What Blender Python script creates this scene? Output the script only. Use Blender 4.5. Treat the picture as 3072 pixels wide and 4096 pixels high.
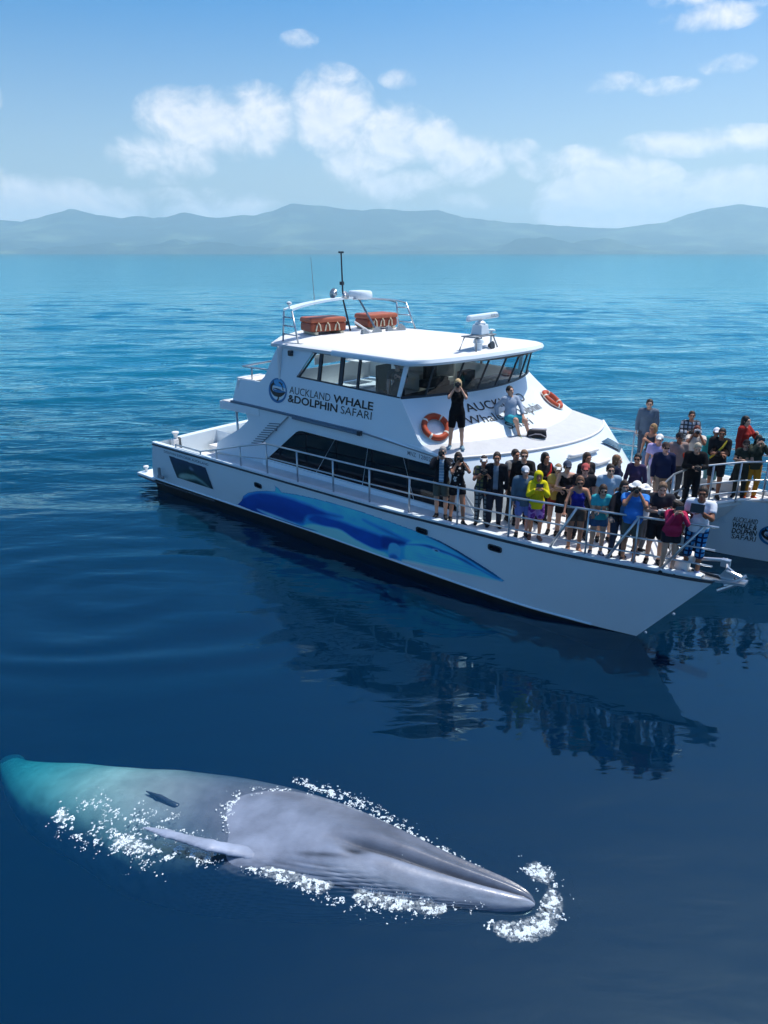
import bpy, bmesh, math, random
import numpy as np
from mathutils import Vector, Matrix, Euler

for _o in list(bpy.data.objects):
    bpy.data.objects.remove(_o, do_unlink=True)
scene = bpy.context.scene
COL = scene.collection
rad = math.radians

# ------------------------------------------------------------------ camera
CAM_H = 7.6
CAM_F = 2870.0 / 3072.0            # focal length / image width
PITCH = math.atan((2048 - 1009) / 2870.0)
cam_data = bpy.data.cameras.new('camera')
cam = bpy.data.objects.new('camera', cam_data)
COL.objects.link(cam)
cam.location = (0, 0, CAM_H)
cam.rotation_euler = (rad(90) - PITCH, 0, 0)
cam_data.sensor_fit = 'HORIZONTAL'
cam_data.sensor_width = 36.0
cam_data.lens = 36.0 * CAM_F
cam_data.clip_start = 0.1
cam_data.clip_end = 60000.0
scene.camera = cam

# ------------------------------------------------------------------ sun + sky
SUN_EL, SUN_AZ = 66.0, 58.0        # azimuth clockwise from +Y (away from camera)
sd = Vector((math.sin(rad(SUN_AZ)) * math.cos(rad(SUN_EL)), math.cos(rad(SUN_AZ)) * math.cos(rad(SUN_EL)), math.sin(rad(SUN_EL))))
sun_data = bpy.data.lights.new('sun', 'SUN')
sun_data.energy = 3.9
sun_data.angle = rad(0.53)
sun_data.color = (1.0, 0.96, 0.9)
sun = bpy.data.objects.new('sun', sun_data)
COL.objects.link(sun)
sun.rotation_euler = sd.to_track_quat('Z', 'Y').to_euler()

world = bpy.data.worlds.new('World')
scene.world = world
world.use_nodes = True
WT = world.node_tree
for n in list(WT.nodes):
    WT.nodes.remove(n)


def wnode(kind, **kw):
    n = WT.nodes.new(kind)
    for k, v in kw.items():
        setattr(n, k, v)
    return n


def wmath(op, a, b=None, c=None, clamp=False):
    n = wnode('ShaderNodeMath', operation=op)
    n.use_clamp = clamp
    for i, v in enumerate((a, b, c)):
        if v is None:
            continue
        if isinstance(v, (int, float)):
            n.inputs[i].default_value = v
        else:
            WT.links.new(v, n.inputs[i])
    return n.outputs[0]


def build_world():
    L = WT.links.new
    out = wnode('ShaderNodeOutputWorld')
    sky = wnode('ShaderNodeTexSky', sky_type='NISHITA')
    sky.sun_disc = False
    sky.sun_elevation = rad(SUN_EL)
    sky.sun_rotation = rad(SUN_AZ)
    sky.altitude = 0
    sky.air_density = 1.0
    sky.dust_density = 2.2
    sky.ozone_density = 3.0
    hs = wnode('ShaderNodeHueSaturation')
    hs.inputs['Saturation'].default_value = 1.72
    L(sky.outputs[0], hs.inputs['Color'])
    bg = wnode('ShaderNodeBackground')
    bg.inputs[1].default_value = SKY_STRENGTH
    L(hs.outputs[0], bg.inputs[0])
    # direction -> azimuth / elevation in degrees
    tc = wnode('ShaderNodeTexCoord')
    sep = wnode('ShaderNodeSeparateXYZ')
    L(tc.outputs['Generated'], sep.inputs[0])
    az = wmath('MULTIPLY', wmath('ARCTAN2', sep.outputs[0], sep.outputs[1]), 57.2958)
    el = wmath('MULTIPLY', wmath('ARCSINE', sep.outputs[2]), 57.2958)
    sat = wnode('ShaderNodeMapRange')
    for k, v in (('From Min', 0.0), ('From Max', 16.0), ('To Min', 0.85), ('To Max', 1.70)):
        sat.inputs[k].default_value = v
    L(el, sat.inputs['Value'])
    L(sat.outputs[0], hs.inputs['Saturation'])
    comb = wnode('ShaderNodeCombineXYZ')
    L(az, comb.inputs[0]); L(el, comb.inputs[1])

    def noise(scale, detail, rough, dist=0.0, off=(0, 0, 0), sc=(1, 1, 1)):
        mp = wnode('ShaderNodeMapping')
        mp.inputs['Location'].default_value = off
        mp.inputs['Scale'].default_value = sc
        L(comb.outputs[0], mp.inputs[0])
        nz = wnode('ShaderNodeTexNoise')
        nz.inputs['Scale'].default_value = scale
        nz.inputs['Detail'].default_value = detail
        nz.inputs['Roughness'].default_value = rough
        nz.inputs['Distortion'].default_value = dist
        L(mp.outputs[0], nz.inputs['Vector'])
        return nz.outputs['Fac']
    # clouds standing over the far shore: (azimuth, elevation, half width, half height, weight)
    clouds = CLOUDS
    acc = None
    for (a, e, ra, re, w) in clouds:
        dx = wmath('MULTIPLY', wmath('SUBTRACT', az, a), 1.0 / ra)
        dy = wmath('MULTIPLY', wmath('SUBTRACT', el, e), 1.0 / re)
        d = wmath('ADD', wmath('MULTIPLY', dx, dx), wmath('MULTIPLY', dy, dy))
        v = wmath('MULTIPLY', wmath('SUBTRACT', 1.0, d, clamp=True), w)
        acc = v if acc is None else wmath('MAXIMUM', acc, v)
    # the same kind of cumulus all round the horizon, outside the picture
    side = wmath('MULTIPLY', wmath('SUBTRACT', wmath('ABSOLUTE', az), 31.0), 0.1, clamp=True)
    band = wmath('SUBTRACT', 1.0, wmath('ABSOLUTE', wmath('MULTIPLY', wmath('SUBTRACT', el, 7.0), 0.11)), clamp=True)
    patch = wmath('MULTIPLY', wmath('SUBTRACT', noise(0.09, 2, 0.5, off=(11, 3, 0), sc=(1, 1.8, 1)), 0.42), 4.0, clamp=True)
    acc = wmath('MAXIMUM', acc, wmath('MULTIPLY', wmath('MULTIPLY', side, band), patch))
    n1 = noise(0.34, 8, 0.60, 0.3, sc=(1, 1.25, 1))
    n2 = noise(0.34, 8, 0.60, 0.3, off=(-0.3, -0.45, 0), sc=(1, 1.25, 1))
    dens = wmath('ADD', wmath('MULTIPLY', acc, 1.0), wmath('MULTIPLY', wmath('SUBTRACT', n1, 0.45), 1.9))
    dens = wmath('MULTIPLY', dens, wmath('MULTIPLY', acc, 6.0, clamp=True))
    mr = wnode('ShaderNodeMapRange', interpolation_type='SMOOTHSTEP')
    mr.inputs['From Min'].default_value = 0.12
    mr.inputs['From Max'].default_value = 0.95
    mr.inputs['To Max'].default_value = 0.94
    L(dens, mr.inputs['Value'])
    lit = wmath('MULTIPLY_ADD', wmath('SUBTRACT', n1, n2), 2.2, 0.62, clamp=True)
    mixc = wnode('ShaderNodeMix', data_type='RGBA')
    mixc.inputs['A'].default_value = (0.60, 0.65, 0.76, 1)
    mixc.inputs['B'].default_value = (0.93, 0.89, 0.88, 1)
    L(lit, mixc.inputs['Factor'])
    bgc = wnode('ShaderNodeBackground')
    bgc.inputs[1].default_value = CLOUD_STRENGTH
    L(mixc.outputs['Result'], bgc.inputs[0])
    ms = wnode('ShaderNodeMixShader')
    L(mr.outputs[0], ms.inputs[0]); L(bg.outputs[0], ms.inputs[1]); L(bgc.outputs[0], ms.inputs[2])
    L(ms.outputs[0], out.inputs['Surface'])


SKY_STRENGTH = 0.115
CLOUD_STRENGTH = 1.02
CLOUDS = [
    (-11.5, 8.3, 6.2, 2.6, .75), (-14.5, 8.6, 3.2, 2.2, .8), (-8.8, 8.6, 3.2, 2.7, .9), (-3.6, 9.2, 3.6, 3.3, .9),
    (0.5, 7.7, 4.2, 2.6, .8), (2.9, 7.5, 3.0, 1.9, .85), (-15.5, 6.2, 4.4, 2.0, .7), (-1.5, 5.8, 3.4, 1.7, .75), (0.8, 4.6, 4.4, 1.4, .75),
    (-28.6, 12.0, 3.6, 2.0, 1.0), (-27.6, 9.2, 2.8, 1.8, .8), (-24.5, 2.3, 9.5, 2.8, 1.1), (-28.0, 4.8, 3.2, 1.2, .4), (-12.0, 2.2, 7.0, 2.0, .75),
    (6.2, 6.3, 3.2, 2.1, .8), (9.5, 6.7, 2.0, 1.0, .6), (14.0, 5.7, 5.2, 1.5, .72), (22.0, 6.9, 6.8, 1.1, .72),
    (15.2, 3.2, 4.8, 2.9, 1.7), (18.6, 3.4, 3.2, 2.8, 1.6), (24.5, 3.2, 6.5, 2.4, 1.3), (27.5, 2.8, 6.0, 2.6, 1.2),
    (21.2, 13.7, 3.6, .95, .68), (19.5, 15.5, 3.0, 1.6, .55), (25.5, 14.3, 2.6, .9, .5), (15.5, 10.6, 2.6, .8, .42), (19.0, 10.2, 2.6, .7, .4), (22.5, 11.2, 2.2, .8, .4),
    (-5.8, 13.4, 1.6, .7, .5), (1.0, 11.2, 1.8, .8, .4), (-14.0, 3.6, 8.0, 1.0, .3), (4.0, 3.4, 6.0, 1.0, .3),
]
build_world()
world.cycles.sampling_method = "MANUAL"
world.cycles.sample_map_resolution = 256

scene.view_settings.view_transform = 'Standard'
scene.view_settings.look = 'None'
scene.view_settings.exposure = 0.3
scene.view_settings.gamma = 1.0
scene.view_settings.use_curve_mapping = False
scene.render.engine = 'CYCLES'
scene.cycles.use_denoising = True
scene.cycles.use_adaptive_sampling = True
scene.cycles.adaptive_threshold = 0.025
scene.cycles.max_bounces = 6
scene.cycles.diffuse_bounces = 2
scene.cycles.glossy_bounces = 3
scene.cycles.transmission_bounces = 4
scene.cycles.transparent_max_bounces = 16
scene.cycles.volume_bounces = 2
scene.cycles.sample_clamp_indirect = 6.0
scene.cycles.caustics_reflective = False
scene.cycles.caustics_refractive = False

# ================================================================== helpers
rng = np.random.default_rng(7)
random.seed(7)


def srgb(r, g, b):
    def f(c):
        c = c / 255.0
        return c / 12.92 if c <= 0.04045 else ((c + 0.055) / 1.055) ** 2.4
    return (f(r), f(g), f(b))


_mats = {}


def mat(name, color, rough=0.5, spec=0.5, metal=0.0, coat=0.0, vary=0.0, vscale=3.0, bump=0.0, bscale=20.0, attr=None):
    """Principled material with slight procedural colour variation and relief."""
    if name in _mats:
        return _mats[name]
    m = bpy.data.materials.new(name)
    m.use_nodes = True
    nt = m.node_tree
    b = nt.nodes['Principled BSDF']
    b.inputs['Roughness'].default_value = rough
    b.inputs['Metallic'].default_value = metal
    b.inputs['Specular IOR Level'].default_value = spec
    b.inputs['Coat Weight'].default_value = coat
    b.inputs['Base Color'].default_value = (*color, 1)
    tc = nt.nodes.new('ShaderNodeTexCoord')
    col = None
    if attr:
        at = nt.nodes.new('ShaderNodeVertexColor')
        at.layer_name = attr
        col = at.outputs[0]
        nt.links.new(col, b.inputs['Base Color'])
    if vary > 0:
        nz = nt.nodes.new('ShaderNodeTexNoise')
        nz.inputs['Scale'].default_value = vscale
        nz.inputs['Detail'].default_value = 6
        nt.links.new(tc.outputs['Object'], nz.inputs['Vector'])
        mr = nt.nodes.new('ShaderNodeMapRange')
        mr.inputs['From Min'].default_value = 0.25
        mr.inputs['From Max'].default_value = 0.75
        mr.inputs['To Min'].default_value = 1 - vary
        mr.inputs['To Max'].default_value = 1 + vary
        nt.links.new(nz.outputs['Fac'], mr.inputs['Value'])
        mx = nt.nodes.new('ShaderNodeMix')
        mx.data_type = 'RGBA'
        mx.blend_type = 'MULTIPLY'
        mx.inputs['Factor'].default_value = 1
        mx.inputs['A'].default_value = (*color, 1)
        if col is not None:
            nt.links.new(col, mx.inputs['A'])
        nt.links.new(mr.outputs[0], mx.inputs['B'])
        nt.links.new(mx.outputs['Result'], b.inputs['Base Color'])
    if bump > 0:
        nb = nt.nodes.new('ShaderNodeTexNoise')
        nb.inputs['Scale'].default_value = bscale
        nb.inputs['Detail'].default_value = 5
        nt.links.new(tc.outputs['Object'], nb.inputs['Vector'])
        bp = nt.nodes.new('ShaderNodeBump')
        bp.inputs['Strength'].default_value = bump
        bp.inputs['Distance'].default_value = 0.02
        nt.links.new(nb.outputs['Fac'], bp.inputs['Height'])
        nt.links.new(bp.outputs[0], b.inputs['Normal'])
    _mats[name] = m
    return m


class MB:
    """Collects vertices and faces for ONE mesh object."""

    def __init__(self):
        self.v = []
        self.f = []
        self.mi = []
        self.n = 0

    def add(self, verts, faces, mi=0):
        o = self.n
        verts = [tuple(p) for p in verts]
        self.v += verts
        self.n += len(verts)
        for f in faces:
            self.f.append(tuple(o + i for i in f))
            self.mi.append(mi)
        return self

    def box(self, c, s, rot=None, mi=0, taper=1.0):
        hx, hy, hz = s[0] / 2, s[1] / 2, s[2] / 2
        vs = []
        for z, t in ((-hz, 1), (hz, taper)):
            for x, y in ((-hx, -hy), (hx, -hy), (hx, hy), (-hx, hy)):
                vs.append(Vector((x * t, y * t, z)))
        if rot is not None:
            R = Euler(rot).to_matrix() if not isinstance(rot, Matrix) else rot
            vs = [R @ v for v in vs]
        vs = [v + Vector(c) for v in vs]
        return self.add(vs, [(0, 3, 2, 1), (4, 5, 6, 7), (0, 1, 5, 4), (1, 2, 6, 5), (2, 3, 7, 6), (3, 0, 4, 7)], mi)

    def tube(self, pts, r, n=8, mi=0, caps=True, r2=None):
        pts = [Vector(p) for p in pts]
        k = len(pts)
        rings = []
        for i, p in enumerate(pts):
            t = (pts[min(i + 1, k - 1)] - pts[max(i - 1, 0)]).normalized()
            up = Vector((0, 0, 1)) if abs(t.z) < 0.9 else Vector((1, 0, 0))
            a = t.cross(up).normalized()
            b = t.cross(a)
            rr = r if r2 is None else r + (r2 - r) * i / max(1, k - 1)
            rings.append([p + (a * math.cos(q) + b * math.sin(q)) * rr for q in [2 * math.pi * j / n for j in range(n)]])
        vs = [v for rg in rings for v in rg]
        fs = []
        for i in range(k - 1):
            for j in range(n):
                fs.append((i * n + j, i * n + (j + 1) % n, (i + 1) * n + (j + 1) % n, (i + 1) * n + j))
        if caps:
            fs.append(tuple(range(n - 1, -1, -1)))
            fs.append(tuple((k - 1) * n + j for j in range(n)))
        return self.add(vs, fs, mi)

    def lathe(self, prof, c=(0, 0, 0), n=20, mi=0, R=None):
        """prof: list of (radius, z)."""
        vs = []
        for (r, z) in prof:
            for j in range(n):
                q = 2 * math.pi * j / n
                v = Vector((r * math.cos(q), r * math.sin(q), z))
                if R is not None:
                    v = R @ v
                vs.append(v + Vector(c))
        k = len(prof)
        fs = []
        for i in range(k - 1):
            for j in range(n):
                fs.append((i * n + j, i * n + (j + 1) % n, (i + 1) * n + (j + 1) % n, (i + 1) * n + j))
        fs.append(tuple(range(n - 1, -1, -1)))
        fs.append(tuple((k - 1) * n + j for j in range(n)))
        return self.add(vs, fs, mi)

    def grid(self, P, mi=0, flip=False, closed=False):
        """P[i][j] grid of points -> quads."""
        a = len(P)
        b = len(P[0])
        vs = [p for row in P for p in row]
        fs = []
        for i in range(a - 1):
            for j in range(b - 1 if not closed else b):
                j2 = (j + 1) % b
                q = (i * b + j, i * b + j2, (i + 1) * b + j2, (i + 1) * b + j)
                fs.append(q[::-1] if flip else q)
        return self.add(vs, fs, mi)

    def prism(self, poly, d, mi=0):
        """poly: list of 3D points (planar); d: extrusion vector."""
        n = len(poly)
        d = Vector(d)
        vs = [Vector(p) for p in poly] + [Vector(p) + d for p in poly]
        fs = [tuple(range(n - 1, -1, -1)), tuple(range(n, 2 * n))]
        for i in range(n):
            j = (i + 1) % n
            fs.append((i, j, n + j, n + i))
        return self.add(vs, fs, mi)

    def mesh(self, name, mats, smooth=False):
        me = bpy.data.meshes.new(name)
        me.from_pydata([tuple(p) for p in self.v], [], self.f)
        if not isinstance(mats, (list, tuple)):
            mats = [mats]
        for m in mats:
            me.materials.append(m)
        me.polygons.foreach_set('material_index', self.mi)
        if smooth:
            me.polygons.foreach_set('use_smooth', [True] * len(me.polygons))
        me.update()
        return me

    def build(self, name, mats, parent=None, smooth=False, bevel=0.0, fix=True, auto=None):
        me = self.mesh(name, mats, smooth)
        o = bpy.data.objects.new(name, me)
        COL.objects.link(o)
        if fix:
            bm = bmesh.new()
            bm.from_mesh(me)
            bmesh.ops.recalc_face_normals(bm, faces=bm.faces)
            bm.to_mesh(me)
            bm.free()
        if bevel > 0:
            md = o.modifiers.new('bevel', 'BEVEL')
            md.width = bevel
            md.segments = 2
            md.limit_method = 'ANGLE'
        if auto is not None:
            me.polygons.foreach_set('use_smooth', [True] * len(me.polygons))
            try:
                me.set_sharp_from_angle(angle=rad(auto))
            except Exception:
                pass
        if parent is not None:
            o.parent = parent
        return o


def empty(name, loc=(0, 0, 0), rz=0.0):
    o = bpy.data.objects.new(name, None)
    o.empty_display_size = 0.2
    COL.objects.link(o)
    o.location = loc
    o.rotation_euler = (0, 0, rz)
    return o


def tag(o, label=None, cat=None, group=None, kind=None):
    if label:
        o['label'] = label
    if cat:
        o['category'] = cat
    if group:
        o['group'] = group
    if kind:
        o['kind'] = kind
    return o


def interp(tab, x):
    xs = [t[0] for t in tab]
    ys = [t[1] for t in tab]
    return float(np.interp(x, xs, ys))


def smooth_interp(tab, x):
    """Monotone-ish cubic through a table (Catmull-Rom in value)."""
    xs = [t[0] for t in tab]
    ys = [t[1] for t in tab]
    if x <= xs[0]:
        return ys[0]
    if x >= xs[-1]:
        return ys[-1]
    i = max(k for k in range(len(xs) - 1) if xs[k] <= x)
    h = xs[i + 1] - xs[i]
    t = (x - xs[i]) / h

    def slope(k):
        if k == 0:
            return (ys[1] - ys[0]) / (xs[1] - xs[0])
        if k == len(xs) - 1:
            return (ys[-1] - ys[-2]) / (xs[-1] - xs[-2])
        a = (ys[k] - ys[k - 1]) / (xs[k] - xs[k - 1])
        b = (ys[k + 1] - ys[k]) / (xs[k + 1] - xs[k])
        if a * b <= 0:
            return 0.0
        return 2 * a * b / (a + b)
    m0, m1 = slope(i) * h, slope(i + 1) * h
    return (2 * t**3 - 3 * t**2 + 1) * ys[i] + (t**3 - 2 * t**2 + t) * m0 + (-2 * t**3 + 3 * t**2) * ys[i + 1] + (t**3 - t**2) * m1


# ---- value noise in numpy (for geometry)
_P = rng.random((64, 64, 16))


def vnoise(x, y, z=0.0):
    x = np.asarray(x, float); y = np.asarray(y, float); z = np.asarray(z, float) + np.zeros_like(x)
    xi = np.floor(x).astype(int); yi = np.floor(y).astype(int); zi = np.floor(z).astype(int)
    xf = x - xi; yf = y - yi; zf = z - zi
    u = xf * xf * (3 - 2 * xf); v = yf * yf * (3 - 2 * yf); w = zf * zf * (3 - 2 * zf)
    r = 0
    for dx in (0, 1):
        for dy in (0, 1):
            for dz in (0, 1):
                g = _P[(xi + dx) % 64, (yi + dy) % 64, (zi + dz) % 16]
                r = r + g * (u if dx else 1 - u) * (v if dy else 1 - v) * (w if dz else 1 - w)
    return r


def fbm(x, y, z=0.0, oct=4, gain=0.5):
    a, s, t = 1.0, 0.0, 0.0
    for k in range(oct):
        s = s + a * vnoise(x * 2**k + 17.3 * k, y * 2**k + 9.1 * k, z)
        t += a
        a *= gain
    return s / t


# ---- signed-distance modelling: smooth unions of tapered capsules / ellipsoids -> one continuous surface
def surface_nets(F, org, h):
    """Zero surface of the sampled field F (negative inside)."""
    s = F < 0
    nx, ny, nz = F.shape
    acc = np.zeros((nx - 1, ny - 1, nz - 1, 3))
    cnt = np.zeros((nx - 1, ny - 1, nz - 1))
    c = (slice(0, nx - 1), slice(0, ny - 1), slice(0, nz - 1))
    corners = [(i, j, k) for i in (0, 1) for j in (0, 1) for k in (0, 1)]

    def sub(A, o):
        return A[o[0]:nx - 1 + o[0], o[1]:ny - 1 + o[1], o[2]:nz - 1 + o[2]]
    for a in corners:
        for ax in range(3):
            if a[ax] == 1:
                continue
            b = list(a); b[ax] = 1; b = tuple(b)
            Fa, Fb = sub(F, a), sub(F, b)
            m = sub(s, a) != sub(s, b)
            t = np.where(m, Fa / np.where(m, Fa - Fb, 1), 0)
            for d in range(3):
                acc[..., d] += np.where(m, a[d] + (t if d == ax else 0), 0)
            cnt += m
    act = cnt > 0
    idx = -np.ones(act.shape, int)
    ii = np.argwhere(act)
    idx[act] = np.arange(len(ii))
    V = (acc[act] / cnt[act][:, None] + ii) * h + np.asarray(org)
    Q = []
    for ax in range(3):
        o1 = [slice(1, nx - 1), slice(1, ny - 1), slice(1, nz - 1)]
        A = [slice(1, n - 1) for n in (nx, ny, nz)]
        B = list(A)
        A[ax] = slice(0, F.shape[ax] - 1)
        B[ax] = slice(1, F.shape[ax])
        sa, sb = s[tuple(A)], s[tuple(B)]
        e = np.argwhere(sa != sb)
        if len(e) == 0:
            continue
        inside = sa[tuple(e.T)]
        base = e.copy()
        for d in range(3):
            if d != ax:
                base[:, d] += 1
        u, v = [(1, 2), (2, 0), (0, 1)][ax]
        q = []
        for du, dv in ((-1, -1), (0, -1), (0, 0), (-1, 0)):
            p = base.copy()
            p[:, u] += du
            p[:, v] += dv
            q.append(idx[tuple(p.T)])
        q = np.stack(q, 1)
        q[~inside] = q[~inside][:, ::-1]
        Q.append(q)
    return V, np.concatenate(Q) if Q else np.zeros((0, 4), int)


def cap(a, b, r0, r1=None, sq=None):
    return ('c', np.array(a, float), np.array(b, float), r0, r0 if r1 is None else r1, sq)


def ell(c, r, R=None):
    return ('e', np.array(c, float), np.array(r, float), R)


def sdf_eval(prims, P, k=0.02):
    """Smooth union of prims at points P (...,3)."""
    out = None
    for p in prims:
        if p[0] == 'c':
            _, a, b, r0, r1, sq = p
            ab = b - a
            L2 = max(float(ab @ ab), 1e-9)
            t = np.clip(((P - a) @ ab) / L2, 0, 1)
            D = P - (a + t[..., None] * ab)
            if sq is not None:
                D = D * np.asarray(sq)
            d = np.sqrt((D * D).sum(-1)) - (r0 + (r1 - r0) * t)
        else:
            _, c, r, R = p
            D = P - c
            if R is not None:
                D = D @ np.asarray(R)
            q = D / r
            l = np.sqrt((q * q).sum(-1))
            g = np.sqrt(((q / r) ** 2).sum(-1))
            d = l * (l - 1) / np.maximum(g, 1e-6)
        if out is None:
            out = d
        else:
            h = np.clip(0.5 + 0.5 * (out - d) / k, 0, 1)
            out = out * (1 - h) + d * h - k * h * (1 - h)
    return out


def prim_bounds(prims, pad):
    lo = np.full(3, 1e9); hi = -lo
    for p in prims:
        if p[0] == 'c':
            r = max(p[3], p[4]) * (1.0 if p[5] is None else 1.0 / min(p[5]))
            for q in (p[1], p[2]):
                lo = np.minimum(lo, q - r); hi = np.maximum(hi, q + r)
        else:
            r = p[2].max() if p[3] is not None else p[2]
            lo = np.minimum(lo, p[1] - r); hi = np.maximum(hi, p[1] + r)
    return lo - pad, hi + pad


def sdf_mesh(prims, h, k=0.02, post=None, pad=None):
    lo, hi = prim_bounds(prims, pad if pad is not None else 2.2 * h)
    n = np.ceil((hi - lo) / h).astype(int) + 1
    ax = [lo[d] + h * np.arange(n[d]) for d in range(3)]
    P = np.stack(np.meshgrid(*ax, indexing='ij'), -1)
    F = sdf_eval(prims, P, k)
    if post is not None:
        F = post(F, P)
    # seal the border so that the surface is closed
    F[0], F[-1] = 1, 1
    F[:, 0], F[:, -1] = 1, 1
    F[:, :, 0], F[:, :, -1] = 1, 1
    return surface_nets(F, lo, h)


def np_mesh(name, V, Q, mats, smooth=True, mi=None):
    me = bpy.data.meshes.new(name)
    V = np.asarray(V, np.float32); Q = np.asarray(Q, np.int32)
    me.vertices.add(len(V))
    me.vertices.foreach_set('co', V.ravel())
    me.loops.add(Q.size)
    me.loops.foreach_set('vertex_index', Q.ravel())
    me.polygons.add(len(Q))
    me.polygons.foreach_set('loop_start', np.arange(0, Q.size, Q.shape[1], dtype=np.int32))
    me.polygons.foreach_set('loop_total', np.full(len(Q), Q.shape[1], np.int32))
    if mi is not None:
        me.polygons.foreach_set('material_index', np.asarray(mi, np.int32))
    me.polygons.foreach_set('use_smooth', np.full(len(Q), smooth))
    for m in (mats if isinstance(mats, (list, tuple)) else [mats]):
        me.materials.append(m)
    me.update(calc_edges=True)
    me.validate()
    return me


def np_obj(name, V, Q, mats, parent=None, smooth=True, mi=None):
    o = bpy.data.objects.new(name, np_mesh(name, V, Q, mats, smooth, mi))
    COL.objects.link(o)
    if parent is not None:
        o.parent = parent
    return o

# ================================================================== the setting: sea, far shore, haze
def sea_height(x, y):
    """Low swell and ripples; the water close to the whale is nearly flat."""
    d = np.hypot(x, y)
    calm = np.clip((y - 13.0 - 0.12 * x) / 22.0, 0.0, 1.0)
    calm = calm * calm * (3 - 2 * calm)
    fade = np.clip((190.0 - d) / 90.0, 0, 1)
    z = 0
    waves = [(7.5, 84, .060), (5.2, 97, .050), (3.6, 76, .036), (2.6, 103, .026), (9.8, 108, .05), (1.9, 88, .017), (1.45, 66, .010), (1.25, 113, .010)]
    for i, (L, a, A) in enumerate(waves):
        k = 2 * math.pi / L
        w = k * (x * math.cos(rad(a)) + y * math.sin(rad(a))) + 1.7 * i + 2.6 * (vnoise(x / (2.2 * L) + 5 * i, y / (1.6 * L) + 3) - .5) * 3
        env = 0.35 + 1.3 * vnoise(x / (3.1 * L) + 11 * i, y / (2.4 * L))
        z = z + A * env * np.sin(w)
    z = z * (0.10 + 0.90 * calm) * fade
    # ripples spreading off the stern quarter
    r = np.hypot((x + 6.0) / 1.5, y - 15.5)
    z = z + 0.020 * np.sin(r * 5.2 + 5 * vnoise(x / 2.3, y / 1.3)) * np.exp(-((r - 2.2) / 2.4) ** 2) * fade
    z = z + 0.004 * (fbm(x * 0.9, y * 1.5, oct=2) - 0.5) * fade
    return z


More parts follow.
